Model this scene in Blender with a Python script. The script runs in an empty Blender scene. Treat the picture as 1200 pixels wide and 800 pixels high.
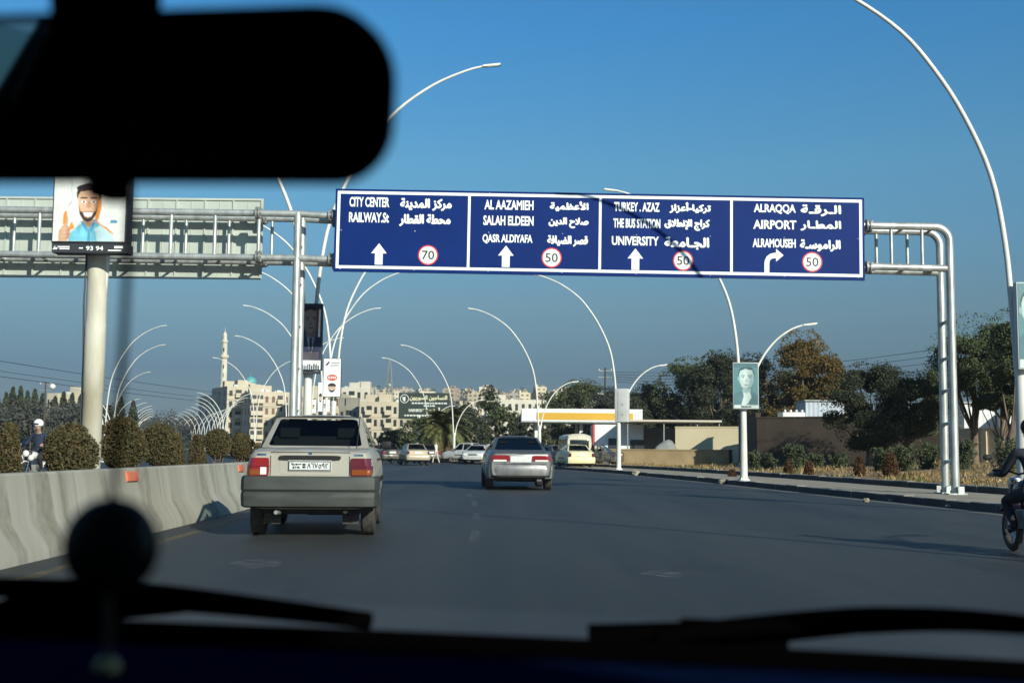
import bpy, bmesh, math, random
from mathutils import Vector, Matrix, Euler
from mathutils.bvhtree import BVHTree
R = math.radians
sc = bpy.context.scene
COL = sc.collection

# ------------------------------------------------------------------ camera, sky, sun, exposure
CAM_H = 1.05
cam_d = bpy.data.cameras.new('camera'); cam = bpy.data.objects.new('camera', cam_d); COL.objects.link(cam)
cam_d.lens = 42.0; cam_d.sensor_width = 36.0; cam_d.clip_start = 0.02; cam_d.clip_end = 9000
PITCH, ROLL = math.atan(128 / 1400), R(0.5)
cam.matrix_world = Matrix.Translation((0, 0, CAM_H)) @ Matrix.Rotation(R(90) + PITCH, 4, 'X') @ Matrix.Rotation(ROLL, 4, 'Z')
cam_d.dof.use_dof = True; cam_d.dof.focus_distance = 26.0; cam_d.dof.aperture_fstop = 5.2
sc.camera = cam
SUN_EL = 23.0
SUN_AZ = 180.0 - 32.0            # compass-like, clockwise from +Y: behind the camera, to the right
world = bpy.data.worlds.new('World'); sc.world = world; world.use_nodes = True
wn, wl = world.node_tree.nodes, world.node_tree.links
sky = wn.new('ShaderNodeTexSky'); sky.sky_type = 'NISHITA'; sky.sun_disc = False
sky.sun_elevation = R(SUN_EL); sky.sun_rotation = R(SUN_AZ)
sky.air_density = 1.0; sky.dust_density = 0.6; sky.ozone_density = 2.2; sky.altitude = 400
bg = wn['Background']; bg.inputs['Strength'].default_value = 0.05
# dusty winter air: the lowest few degrees of the sky are duller, the upper sky a deeper blue
_tc = wn.new('ShaderNodeTexCoord'); _sp = wn.new('ShaderNodeSeparateXYZ'); wl.new(_tc.outputs['Generated'], _sp.inputs[0])
_rp = wn.new('ShaderNodeValToRGB'); wl.new(_sp.outputs[2], _rp.inputs[0])
_st = [(0.0, (.30, .45, .72)), (.064, (.39, .556, .787)), (.117, (.77, 1.0, 1.07)), (.17, (.92, 1.42, 1.55)), (.232, (.98, 1.8, 1.95)), (.342, (.69, 1.95, 2.53)), (.6, (.75, 1.6, 2.1)), (1.0, (.8, 1.5, 1.9))]
for _i, (_p, _c) in enumerate(_st):
    _e = _rp.color_ramp.elements[_i] if _i < 1 else (_rp.color_ramp.elements.new(_p) if _i < len(_st) - 1 else _rp.color_ramp.elements[-1])
    _e.position = _p; _e.color = (*[q / 2.6 for q in _c], 1)
_mx = wn.new('ShaderNodeVectorMath'); _mx.operation = 'MULTIPLY'; wl.new(sky.outputs[0], _mx.inputs[0]); wl.new(_rp.outputs[0], _mx.inputs[1])
_ms = wn.new('ShaderNodeVectorMath'); _ms.operation = 'SCALE'; _ms.inputs['Scale'].default_value = 2.26; wl.new(_mx.outputs[0], _ms.inputs[0])
wl.new(_ms.outputs[0], bg.inputs['Color'])
sun_d = bpy.data.lights.new('sun', 'SUN'); sun = bpy.data.objects.new('sun', sun_d); COL.objects.link(sun)
sun_d.energy = 5.0; sun_d.angle = R(0.5); sun_d.color = (1.0, 0.965, 0.82)
_s = Vector((math.sin(R(SUN_AZ)) * math.cos(R(SUN_EL)), math.cos(R(SUN_AZ)) * math.cos(R(SUN_EL)), math.sin(R(SUN_EL))))
sun.rotation_euler = _s.to_track_quat('Z', 'Y').to_euler()
sc.view_settings.view_transform = 'Standard'; sc.view_settings.look = 'None'
sc.view_settings.exposure = 0.36; sc.view_settings.gamma = 1.0
sc.render.engine = 'CYCLES'
sc.cycles.max_bounces = 8; sc.cycles.transparent_max_bounces = 24
sc.cycles.use_denoising = True

CM = cam.matrix_world.copy(); CO = CM.translation
def ray(px, py):
    return (CM.to_3x3() @ Vector(((px - 600) / 1400, (400 - py) / 1400, -1.0))).normalized()
def P(px, py, Y):
    d = ray(px, py); return CO + d * (Y / d.y)
def G(px, py, z=0.0):
    d = ray(px, py); return CO + d * ((z - CAM_H) / d.z)
def lerp(a, b, t): return a + (b - a) * t
def interp(tab, y):
    if y <= tab[0][0]: return tab[0][1]
    for (a, va), (b, vb) in zip(tab, tab[1:]):
        if y <= b:
            t = (y - a) / (b - a); return va + (vb - va) * t
    (a, va), (b, vb) = tab[-2:]
    return vb + (vb - va) / (b - a) * (y - b)
def smooth_tab(tab):
    ys = [p[0] for p in tab]; out = []; y = ys[0]
    while y <= ys[-1]:
        s = n = 0
        for k in range(-4, 5):
            w = 5 - abs(k); s += w * interp(tab, y + k * 2.0); n += w
        out.append((y, s / n)); y += 2.0
    return out
KERB = smooth_tab([(-30, 9.7), (0, 9.6), (12, 9.4), (22, 9.0), (27, 8.3), (40, 7.3), (60, 5.0), (75, 1.6), (100, -5.2), (114, -8.8), (140, -17), (180, -29), (250, -46), (330, -71), (420, -105), (600, -190)])
LEFT = smooth_tab([(-30, -4.3), (10, -4.35), (20, -4.5), (30, -5.0), (50, -7.2), (66, -9.9), (84, -13.7), (107, -19.7), (133, -28.3), (180, -41), (250, -60), (330, -86), (420, -120), (600, -205)])
def kerb(y): return interp(KERB, y)
def left(y): return interp(LEFT, y)
def sstep(a, b, x):
    t = max(0, min(1, (x - a) / (b - a))); return t * t * (3 - 2 * t)
def gz(x, y):
    d = x - kerb(y) - 3.3
    if d <= 0: return 0.0
    return 0.16 + (0.55 * sstep(2, 24, d)) * (1 - sstep(66, 84, y))

# ------------------------------------------------------------------ materials
MATS = {}
def mat(name, col, rough=0.6, metal=0.0, var=0.0, scale=3.0, bump=0.0, col2=None, stretch=(1, 1, 1), spec=0.5, leaf=None, detail=5.0, coat=0.0, trans=None, emis=None, bscale=None):
    if name in MATS: return MATS[name]
    m = bpy.data.materials.new(name); m.use_nodes = True
    n, l = m.node_tree.nodes, m.node_tree.links
    b = n['Principled BSDF']
    b.inputs['Base Color'].default_value = (*col, 1); b.inputs['Roughness'].default_value = rough
    b.inputs['Metallic'].default_value = metal; b.inputs['Specular IOR Level'].default_value = spec
    b.inputs['Coat Weight'].default_value = coat; b.inputs['Coat Roughness'].default_value = 0.08
    if leaf is not None:
        g = n.new('ShaderNodeNewGeometry'); r = n.new('ShaderNodeValToRGB')
        els = r.color_ramp.elements
        els[0].color = (*leaf[0], 1); els[1].color = (*leaf[-1], 1)
        for i, c in enumerate(leaf[1:-1]):
            e = els.new((i + 1) / (len(leaf) - 1)); e.color = (*c, 1)
        l.new(g.outputs['Random Per Island'], r.inputs[0]); l.new(r.outputs[0], b.inputs['Base Color'])
    elif var > 0 or col2 is not None or bump > 0:
        tc = n.new('ShaderNodeTexCoord'); mp = n.new('ShaderNodeMapping'); mp.inputs['Scale'].default_value = stretch
        l.new(tc.outputs['Object'], mp.inputs[0])
        nz = n.new('ShaderNodeTexNoise'); nz.inputs['Scale'].default_value = scale; nz.inputs['Detail'].default_value = detail
        l.new(mp.outputs[0], nz.inputs['Vector'])
        c2 = col2 if col2 is not None else tuple(c * (1 - var) for c in col)
        c1 = col if col2 is not None else tuple(min(1, c * (1 + var * .5)) for c in col)
        r = n.new('ShaderNodeValToRGB'); r.color_ramp.elements[0].position = 0.32; r.color_ramp.elements[1].position = 0.68
        r.color_ramp.elements[0].color = (*c2, 1); r.color_ramp.elements[1].color = (*c1, 1)
        l.new(nz.outputs[0], r.inputs[0]); l.new(r.outputs[0], b.inputs['Base Color'])
        if bump > 0:
            n2 = n.new('ShaderNodeTexNoise'); n2.inputs['Scale'].default_value = bscale or scale * 8; n2.inputs['Detail'].default_value = 4
            l.new(mp.outputs[0], n2.inputs['Vector'])
            bp = n.new('ShaderNodeBump'); bp.inputs['Strength'].default_value = bump; bp.inputs['Distance'].default_value = 0.02
            l.new(n2.outputs[0], bp.inputs['Height']); l.new(bp.outputs[0], b.inputs['Normal'])
    MATS[name] = m; return m
def glass(name, tint, gloss=0.06, rough=0.02):
    m = bpy.data.materials.new(name); m.use_nodes = True
    n, l = m.node_tree.nodes, m.node_tree.links; n.clear()
    o = n.new('ShaderNodeOutputMaterial'); t = n.new('ShaderNodeBsdfTransparent'); t.inputs[0].default_value = (*tint, 1)
    g = n.new('ShaderNodeBsdfGlossy'); g.inputs['Roughness'].default_value = rough
    lw = n.new('ShaderNodeFresnel'); lw.inputs['IOR'].default_value = 1.0 + gloss * 8
    mx = n.new('ShaderNodeMixShader'); l.new(lw.outputs[0], mx.inputs[0]); l.new(t.outputs[0], mx.inputs[1]); l.new(g.outputs[0], mx.inputs[2])
    l.new(mx.outputs[0], o.inputs[0]); return m

M_white = mat('white_paint', (.72, .72, .68), .5, scale=3.0, col2=(.56, .55, .49), stretch=(1, 1, .3), detail=8)
M_galv = mat('galvanised_steel', (.50, .52, .50), .42, .55, var=.30, scale=7, stretch=(1, 1, .35))
M_galvd = mat('weathered_steel', (.30, .31, .30), .55, .5, var=.3, scale=6)
M_blue = mat('sign_blue', (.0015, .020, .135), .6, var=.12, scale=1.2, spec=.12)
M_signw = mat('sign_white', (.82, .84, .82), .5)
M_red = mat('sign_red', (.62, .03, .03), .5)
M_black = mat('black_paint', (.012, .012, .014), .5)
M_rubber = mat('rubber', (.022, .022, .023), .85, var=.5, scale=20, col2=(.055, .05, .043))
M_concrete = mat('stained_concrete', (.37, .36, .31), .85, bump=.3, scale=1.1, col2=(.27, .26, .21), stretch=(1, 1.6, .22))
def _streaks(m):
    n, l = m.node_tree.nodes, m.node_tree.links; b = n['Principled BSDF']; src = b.inputs['Base Color'].links[0].from_socket
    tc = n.new('ShaderNodeTexCoord'); mp = n.new('ShaderNodeMapping'); mp.inputs['Scale'].default_value = (.0, 1, .16); l.new(tc.outputs['Object'], mp.inputs[0])
    t = n.new('ShaderNodeTexNoise'); t.inputs['Scale'].default_value = 2.1; t.inputs['Detail'].default_value = 3; t.inputs['Distortion'].default_value = .6; l.new(mp.outputs[0], t.inputs['Vector'])
    r = n.new('ShaderNodeValToRGB'); r.color_ramp.elements[0].position = .55; r.color_ramp.elements[1].position = .62; l.new(t.outputs[0], r.inputs[0])
    t2 = n.new('ShaderNodeTexNoise'); t2.inputs['Scale'].default_value = 9; t2.inputs['Detail'].default_value = 6; l.new(tc.outputs['Object'], t2.inputs['Vector'])
    q = n.new('ShaderNodeMath'); q.operation = 'MULTIPLY'; l.new(r.outputs[0], q.inputs[0]); l.new(t2.outputs[0], q.inputs[1])
    q2 = n.new('ShaderNodeMath'); q2.operation = 'MULTIPLY'; q2.inputs[1].default_value = .85; q2.use_clamp = True; l.new(q.outputs[0], q2.inputs[0])
    x = n.new('ShaderNodeMix'); x.data_type = 'RGBA'; x.inputs[7].default_value = (.105, .092, .062, 1); l.new(q2.outputs[0], x.inputs[0]); l.new(src, x.inputs[6]); l.new(x.outputs[2], b.inputs['Base Color'])
_streaks(M_concrete)
M_kerb = mat('kerb_stone', (.33, .30, .255), .85, var=.35, scale=2.0, bump=.3)
M_pave = mat('pavement_dust', (.33, .29, .215), .9, scale=1.2, col2=(.23, .205, .155), bump=.2)
M_dirt = mat('dry_soil', (.30, .20, .10), .95, scale=.55, col2=(.13, .085, .042), bump=.6, bscale=6, detail=8)
M_median = mat('median_soil', (.16, .12, .08), .95, scale=1.5, col2=(.09, .07, .045), bump=.5)
M_ground = mat('ground_earth', (.17, .145, .105), .95, scale=.05, col2=(.10, .085, .062))
M_bark = mat('bark', (.16, .115, .08), .9, var=.4, scale=6, stretch=(1, 1, .3), bump=.4)
M_glassdark = mat('window_dark', (.015, .018, .02), .12, spec=.6)
M_stone = mat('cream_stone', (.54, .475, .36), .9, scale=.25, col2=(.43, .375, .28))
M_stone2 = mat('pale_stone', (.60, .555, .46), .9, scale=.3, col2=(.48, .44, .36))

# ------------------------------------------------------------------ object helpers
def tag(o, label=None, cat=None, group=None, kind=None):
    if label: o['label'] = label
    if cat: o['category'] = cat
    if group: o['group'] = group
    if kind: o['kind'] = kind
    return o
def thing(name, label, cat, loc=(0, 0, 0), rz=0.0, group=None):
    o = bpy.data.objects.new(name, None); COL.objects.link(o); o.empty_display_size = .2
    o.location = loc; o.rotation_euler = (0, 0, rz)
    return tag(o, label, cat, group)
def kids(o): return [c for c in bpy.data.objects if c.parent == o]
def dup(root, loc=None, rz=None, label=None, group=None, scale=None):
    def cp(o, par):
        c = o.copy(); COL.objects.link(c); c.parent = par
        for k in list(o.children): cp(k, c)
        return c
    r = cp(root, None)
    if loc is not None: r.location = loc
    if rz is not None: r.rotation_euler = (0, 0, rz)
    if label: r['label'] = label
    if group: r['group'] = group
    if scale is not None: r.scale = scale
    return r
class MB:
    def __init__(s): s.v, s.f, s.mi = [], [], []
    def add(s, vs, fs, mi=0):
        k = len(s.v); s.v += [tuple(v) for v in vs]; s.f += [tuple(i + k for i in f) for f in fs]; s.mi += [mi] * len(fs); return s
    def box(s, c, size, rot=None, mi=0):
        hx, hy, hz = size[0] / 2, size[1] / 2, size[2] / 2
        vs = [Vector((x, y, z)) for x in (-hx, hx) for y in (-hy, hy) for z in (-hz, hz)]
        if rot is not None:
            m = rot if isinstance(rot, Matrix) else Euler(rot).to_matrix(); vs = [m @ v for v in vs]
        vs = [v + Vector(c) for v in vs]
        return s.add(vs, [(0, 1, 3, 2), (4, 6, 7, 5), (0, 4, 5, 1), (2, 3, 7, 6), (0, 2, 6, 4), (1, 5, 7, 3)], mi)
    def tube(s, pts, r, n=10, mi=0, cap=True):
        pts = [Vector(p) for p in pts]; rs = r if isinstance(r, (list, tuple)) else [r] * len(pts)
        vs, fs = [], []; prev = None
        for i, p in enumerate(pts):
            t = (pts[min(i + 1, len(pts) - 1)] - pts[max(i - 1, 0)]).normalized()
            if prev is None:
                a = Vector((0, 1, 0)) if abs(t.y) < .9 else Vector((1, 0, 0)); u = t.cross(a).normalized()
            else: u = (prev - t * prev.dot(t)).normalized()
            prev = u; w = t.cross(u)
            for k in range(n):
                an = 2 * math.pi * k / n; vs.append(p + (u * math.cos(an) + w * math.sin(an)) * rs[i])
        for i in range(len(pts) - 1):
            for k in range(n):
                fs.append((i * n + k, i * n + (k + 1) % n, (i + 1) * n + (k + 1) % n, (i + 1) * n + k))
        if cap: fs.append(tuple(range(n - 1, -1, -1))); fs.append(tuple(range((len(pts) - 1) * n, len(pts) * n)))
        return s.add(vs, fs, mi)
    def lathe(s, prof, n=16, c=(0, 0, 0), axis='Z', mi=0):
        vs, fs = [], []
        for (r, z) in prof:
            for k in range(n):
                a = 2 * math.pi * k / n; x, y = r * math.cos(a), r * math.sin(a)
                v = {'Z': (x, y, z), 'X': (z, x, y), 'Y': (x, z, y)}[axis]
                vs.append(Vector(v) + Vector(c))
        for i in range(len(prof) - 1):
            for k in range(n):
                fs.append((i * n + k, i * n + (k + 1) % n, (i + 1) * n + (k + 1) % n, (i + 1) * n + k))
        return s.add(vs, fs, mi)
    def ball(s, c, r, n=12, m=8, sc=(1, 1, 1), mi=0):
        prof = []
        vs, fs = [], []
        for i in range(m + 1):
            th = math.pi * i / m
            for k in range(n):
                a = 2 * math.pi * k / n
                vs.append(Vector(c) + Vector((math.sin(th) * math.cos(a) * r * sc[0], math.sin(th) * math.sin(a) * r * sc[1], math.cos(th) * r * sc[2])))
        for i in range(m):
            for k in range(n): fs.append((i * n + k, (i + 1) * n + k, (i + 1) * n + (k + 1) % n, i * n + (k + 1) % n))
        return s.add(vs, fs, mi)
    def prism(s, poly, y0, y1, mi=0):
        n = len(poly); vs = [(x, y0, z) for x, z in poly] + [(x, y1, z) for x, z in poly]
        fs = [tuple(range(n)), tuple(range(2 * n - 1, n - 1, -1))] + [(i, i + n, (i + 1) % n + n, (i + 1) % n) for i in range(n)]
        return s.add(vs, fs, mi)
    def build(s, name, mats, parent=None, smooth=None, label=None):
        me = bpy.data.meshes.new(name); me.from_pydata(s.v, [], s.f)
        for m in (mats if isinstance(mats, (list, tuple)) else [mats]): me.materials.append(m)
        if any(s.mi): me.polygons.foreach_set('material_index', s.mi)
        bm = bmesh.new(); bm.from_mesh(me); bmesh.ops.remove_doubles(bm, verts=bm.verts, dist=1e-6)
        if len(bm.faces) < 20000: bmesh.ops.recalc_face_normals(bm, faces=bm.faces)
        bm.to_mesh(me); bm.free()
        if smooth is not None:
            me.shade_smooth(); me.set_sharp_from_angle(angle=R(smooth))
        o = bpy.data.objects.new(name, me); COL.objects.link(o); o.parent = parent
        if label: o['label'] = label
        return o
    def raw(s, name, mats, parent=None):
        me = bpy.data.meshes.new(name); me.from_pydata(s.v, [], s.f)
        for m in (mats if isinstance(mats, (list, tuple)) else [mats]): me.materials.append(m)
        if any(s.mi): me.polygons.foreach_set('material_index', s.mi)
        o = bpy.data.objects.new(name, me); COL.objects.link(o); o.parent = parent; return o
def bevel(o, w, seg=2):
    bm = bmesh.new(); bm.from_mesh(o.data)
    bmesh.ops.bevel(bm, geom=[e for e in bm.edges if len(e.link_faces) == 2 and e.calc_face_angle(0) > .6], offset=w, segments=seg, affect='EDGES', profile=.6)
    bm.to_mesh(o.data); bm.free(); o.data.shade_smooth(); o.data.set_sharp_from_angle(angle=R(35)); return o
def struct(o): o['kind'] = 'structure'; return o

# ------------------------------------------------------------------ lettering
_AR = {'ا': 0xFE8D, 'أ': 0xFE83, 'إ': 0xFE87, 'آ': 0xFE81, 'ة': 0xFE93, 'د': 0xFEA9, 'ذ': 0xFEAB, 'ر': 0xFEAD, 'ز': 0xFEAF, 'و': 0xFEED, 'ؤ': 0xFE85, 'ى': 0xFEEF, 'ء': 0xFE80,
       'ب': 0xFE8F, 'ت': 0xFE95, 'ث': 0xFE99, 'ج': 0xFE9D, 'ح': 0xFEA1, 'خ': 0xFEA5, 'س': 0xFEB1, 'ش': 0xFEB5, 'ص': 0xFEB9, 'ض': 0xFEBD, 'ط': 0xFEC1, 'ظ': 0xFEC5, 'ع': 0xFEC9, 'غ': 0xFECD,
       'ف': 0xFED1, 'ق': 0xFED5, 'ك': 0xFED9, 'ل': 0xFEDD, 'م': 0xFEE1, 'ن': 0xFEE5, 'ه': 0xFEE9, 'ي': 0xFEF1}
_TWO = set('اأإآةدذرزوؤىء')
def arabic(s):
    for a, lig in (('لا', '\uE001'), ('لأ', '\uE002'), ('لإ', '\uE003')): s = s.replace(a, lig)
    lig = {'\uE001': 0xFEFB, '\uE002': 0xFEF7, '\uE003': 0xFEF9}
    two = _TWO | set(lig); out = []
    def joins(c): return c in _AR or c in lig or c == 'ـ'
    for i, c in enumerate(s):
        p = s[i - 1] if i else ' '; q = s[i + 1] if i + 1 < len(s) else ' '
        if c in _AR or c in lig:
            jp = joins(p) and p not in two and c != 'ء'; jn = joins(q) and c not in two
            b = _AR.get(c) or lig[c]
            if c == 'ء': out.append(chr(b))
            elif c in two: out.append(chr(b + (1 if jp else 0)))
            else: out.append(chr(b + (3 if jp and jn else 1 if jp else 2 if jn else 0)))
        else: out.append(c)
    return ''.join(reversed(out))
def text_geo(body, bold=0.0):
    c = bpy.data.curves.new('t', 'FONT'); c.body = body; c.size = 1; c.offset = bold; c.fill_mode = 'FRONT'; c.resolution_u = 3
    o = bpy.data.objects.new('t', c); COL.objects.link(o); bpy.context.view_layer.update()
    me = bpy.data.meshes.new_from_object(o.evaluated_get(bpy.context.evaluated_depsgraph_get()))
    vs = [v.co.copy() for v in me.vertices]; fs = [tuple(p.vertices) for p in me.polygons]
    bpy.data.objects.remove(o); bpy.data.curves.remove(c); bpy.data.meshes.remove(me); return vs, fs
def text_into(mb, body, x0, x1, z0, z1, y, ar=False, bold=None, mi=0, flip=False):
    vs, fs = text_geo(arabic(body) if ar else body, 0.0 if ar else (.022 if bold is None else bold))
    if not vs: return
    ax, bx = min(v.x for v in vs), max(v.x for v in vs); ay, by = min(v.y for v in vs), max(v.y for v in vs)
    kx, kz = (x1 - x0) / (bx - ax), (z1 - z0) / max(1e-6, by - ay)
    b = (z1 - z0) * (.055 if bold is None else bold)
    shifts = [(0, 0)] if not ar else [(0, 0), (b, 0), (-b, 0), (0, b), (0, -b)]
    for i, (sx, sz) in enumerate(shifts):
        mb.add([(x0 + (v.x - ax) * kx + sx, y - i * .0006, z0 + (v.y - ay) * kz + sz) for v in vs], fs, mi)

# ------------------------------------------------------------------ ground, road, kerbs, median
def ribbon(name, fa, fb, ys, z, m, nx=1, zf=None):
    vs, fs = [], []
    for y in ys:
        a, b = fa(y), fb(y)
        for i in range(nx + 1):
            x = a + (b - a) * i / nx; vs.append((x, y, (zf(x, y) if zf else z)))
    for j in range(len(ys) - 1):
        for i in range(nx):
            k = j * (nx + 1) + i; fs.append((k, k + 1, k + nx + 2, k + nx + 1))
    mb = MB(); mb.add(vs, fs); return mb.raw(name, m)
def sweep(mb, base, prof, ys, mi=0, z=None):
    vs, fs = [], []; n = len(prof)
    for y in ys:
        for dx, dz in prof: vs.append((base(y) + dx, y, dz))
    for j in range(len(ys) - 1):
        for i in range(n - 1): fs.append((j * n + i, j * n + i + 1, (j + 1) * n + i + 1, (j + 1) * n + i))
    fs.append(tuple(range(n))); fs.append(tuple(range((len(ys) - 1) * n, len(ys) * n)))
    mb.add(vs, fs, mi)
def rng(a, b, st): return [a + i * st for i in range(int((b - a) / st) + 1)]

# asphalt: base tone, lengthwise wear, fine aggregate
def asphalt():
    m = bpy.data.materials.new('asphalt'); m.use_nodes = True; n, l = m.node_tree.nodes, m.node_tree.links; b = n['Principled BSDF']
    tc = n.new('ShaderNodeTexCoord')
    def nz(scale, st, det=5):
        mp = n.new('ShaderNodeMapping'); mp.inputs['Scale'].default_value = st; l.new(tc.outputs['Object'], mp.inputs[0])
        t = n.new('ShaderNodeTexNoise'); t.inputs['Scale'].default_value = scale; t.inputs['Detail'].default_value = det; l.new(mp.outputs[0], t.inputs['Vector']); return t.outputs[0]
    def ramp(src, a, b_, c1, c2):
        r = n.new('ShaderNodeValToRGB'); r.color_ramp.elements[0].position = a; r.color_ramp.elements[1].position = b_
        r.color_ramp.elements[0].color = (*c1, 1); r.color_ramp.elements[1].color = (*c2, 1); l.new(src, r.inputs[0]); return r.outputs[0]
    def mul(a, c, f=1.0):
        x = n.new('ShaderNodeMix'); x.data_type = 'RGBA'; x.blend_type = 'MULTIPLY'; x.inputs[0].default_value = f
        l.new(a, x.inputs[6]); l.new(c, x.inputs[7]); return x.outputs[2]
    c = ramp(nz(.22, (1, .25, 1)), .3, .7, (.027, .031, .032), (.039, .043, .043))
    c = mul(c, ramp(nz(1.3, (1, .05, 1)), .35, .65, (.80, .82, .84), (1.12, 1.10, 1.06)))
    c = mul(c, ramp(nz(60, (1, 1, 1), 3), .3, .7, (.72, .72, .72), (1.25, 1.25, 1.22)))
    c = mul(c, ramp(nz(3.5, (1, .5, 1), 6), .55, .72, (1, 1, 1), (1.22, 1.18, 1.08)))
    c = mul(c, ramp(nz(.8, (1, .35, 1), 8), .60, .66, (1, 1, 1), (.80, .81, .83)))          # oil and old patches
    c = mul(c, ramp(nz(.55, (1.0, .02, 1), 2), .40, .60, (.90, .91, .92), (1.10, 1.09, 1.08)))   # wheel tracks
    vo = n.new('ShaderNodeTexVoronoi'); vo.feature = 'DISTANCE_TO_EDGE'; vo.inputs['Scale'].default_value = .33; mpv = n.new('ShaderNodeMapping'); mpv.inputs['Scale'].default_value = (1, .45, 1)
    dn = n.new('ShaderNodeTexNoise'); dn.inputs['Scale'].default_value = 1.6; dn.inputs['Detail'].default_value = 6; l.new(tc.outputs['Object'], dn.inputs['Vector'])
    va = n.new('ShaderNodeVectorMath'); va.operation = 'MULTIPLY_ADD'; va.inputs[1].default_value = (1.3, 1.3, 0); l.new(dn.outputs['Color'], va.inputs[0]); l.new(tc.outputs['Object'], va.inputs[2])
    l.new(va.outputs[0], mpv.inputs[0]); l.new(mpv.outputs[0], vo.inputs['Vector']); c = mul(c, ramp(vo.outputs['Distance'], .002, .008, (.55, .55, .56), (1, 1, 1)), .45)
    l.new(c, b.inputs['Base Color']); b.inputs['Roughness'].default_value = .62; b.inputs['Specular IOR Level'].default_value = .45
    bp = n.new('ShaderNodeBump'); bp.inputs['Strength'].default_value = .35; bp.inputs['Distance'].default_value = .01
    l.new(nz(110, (1, 1, 1), 3), bp.inputs['Height']); l.new(bp.outputs[0], b.inputs['Normal']); return m
M_asph = asphalt()
mb = MB(); S = 4200
vs, fs = [], []; N = 24
for j in range(N + 1):
    for i in range(N + 1): vs.append((-S + 2 * S * i / N, -600 + (S + 600) * j / N, -.06))
for j in range(N):
    for i in range(N): k = j * (N + 1) + i; fs.append((k, k + 1, k + N + 2, k + N + 1))
mb.add(vs, fs); struct(mb.raw('ground', M_ground))
YS = rng(-24, 440, 2)
struct(ribbon('road', lambda y: left(y) - .3, lambda y: kerb(y) + .02, YS, 0, M_asph, 4))
struct(ribbon('opposite_road', lambda y: left(y) - 17, lambda y: left(y) - 3.4, YS, 0, M_asph, 2))
mb = MB(); sweep(mb, lambda y: left(y) - 3.5, [(0, -.05), (0, .15), (.15, .15), (.2, .3), (1.4, .36), (2.7, .33), (2.9, .3), (2.95, -.05)], YS)
struct(mb.raw('median', M_median))
mb = MB(); M_kface = mat('kerb_dark_face', (.022, .022, .026), .8, scale=1.2, col2=(.05, .048, .045))
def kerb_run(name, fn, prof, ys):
    # front face of each stone given a separate near-black colour, stones slightly uneven
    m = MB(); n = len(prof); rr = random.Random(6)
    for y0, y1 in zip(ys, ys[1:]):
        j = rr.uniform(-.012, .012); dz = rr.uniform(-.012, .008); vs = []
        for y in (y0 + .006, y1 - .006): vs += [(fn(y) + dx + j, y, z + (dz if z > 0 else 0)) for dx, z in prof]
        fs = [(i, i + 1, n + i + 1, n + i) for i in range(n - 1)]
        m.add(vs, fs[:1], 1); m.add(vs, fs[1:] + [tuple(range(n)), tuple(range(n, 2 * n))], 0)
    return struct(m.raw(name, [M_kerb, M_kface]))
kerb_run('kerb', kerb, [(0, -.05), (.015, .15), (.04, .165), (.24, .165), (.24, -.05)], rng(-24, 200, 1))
struct(ribbon('gutter', lambda y: kerb(y) - .42, lambda y: kerb(y) + .01, rng(-24, 140, 1), .004, mat('gutter_dust', (.16, .155, .13), .9, scale=2.2, col2=(.075, .078, .072), stretch=(1, .3, 1))))
struct(ribbon('pavement', lambda y: kerb(y) + .235, lambda y: kerb(y) + 3.05, rng(-24, 140, 2), .15, M_pave, 2))
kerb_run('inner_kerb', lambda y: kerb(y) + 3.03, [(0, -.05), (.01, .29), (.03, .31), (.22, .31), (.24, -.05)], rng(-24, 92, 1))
def verge_z(x, y):
    return gz(x, y) + .03 * math.sin(x * 1.7 + y * .9) + .035 * math.sin(x * .8 - y * 1.3)
struct(ribbon('verge', lambda y: kerb(y) + 3.26, lambda y: kerb(y) + 95, rng(-24, 96, 1.5), 0, M_dirt, 60, lambda x, y: verge_z(x, y)))
def forecourt_z(x, y): return .02
struct(ribbon('forecourt', lambda y: kerb(y) + 3.3, lambda y: kerb(y) + 60, rng(96, 160, 4), .01, mat('forecourt_dust', (.16, .145, .12), .9, var=.3, scale=.5), 6))

# worn painted markings
def worn(name, col, keep):
    m = bpy.data.materials.new(name); m.use_nodes = True; n, l = m.node_tree.nodes, m.node_tree.links; b = n['Principled BSDF']
    b.inputs['Base Color'].default_value = (*col, 1); b.inputs['Roughness'].default_value = .7
    tc = n.new('ShaderNodeTexCoord'); t = n.new('ShaderNodeTexNoise'); t.inputs['Scale'].default_value = 9; t.inputs['Detail'].default_value = 8; l.new(tc.outputs['Object'], t.inputs['Vector'])
    r = n.new('ShaderNodeValToRGB'); r.color_ramp.elements[0].position = keep; r.color_ramp.elements[1].position = keep + .22; l.new(t.outputs[0], r.inputs[0])
    mp = n.new('ShaderNodeMath'); mp.operation = 'MULTIPLY'; mp.inputs[1].default_value = .30; l.new(r.outputs[0], mp.inputs[0]); l.new(mp.outputs[0], b.inputs['Alpha']); return m
M_wornw = worn('worn_white_line', (.30, .31, .30), .44); M_worny = worn('worn_yellow_line', (.42, .30, .10), .38)
mb = MB()
y = 14.0
while y < 90:
    n = 5
    for k in range(n):
        a, b = y + 1.9 * k / n, y + 1.9 * (k + 1) / n
        mb.add([(left(a) + 3.93, a, .004), (left(a) + 4.05, a, .004), (left(b) + 4.05, b, .004), (left(b) + 3.93, b, .004)], [(0, 1, 2, 3)])
    y += 4.4
struct(mb.raw('lane_marking', M_wornw))
struct(ribbon('edge_marking', lambda y: left(y) + .42, lambda y: left(y) + .56, rng(-10, 60, 1), .004, M_worny))
mb = MB(); rr = random.Random(4)
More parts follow.
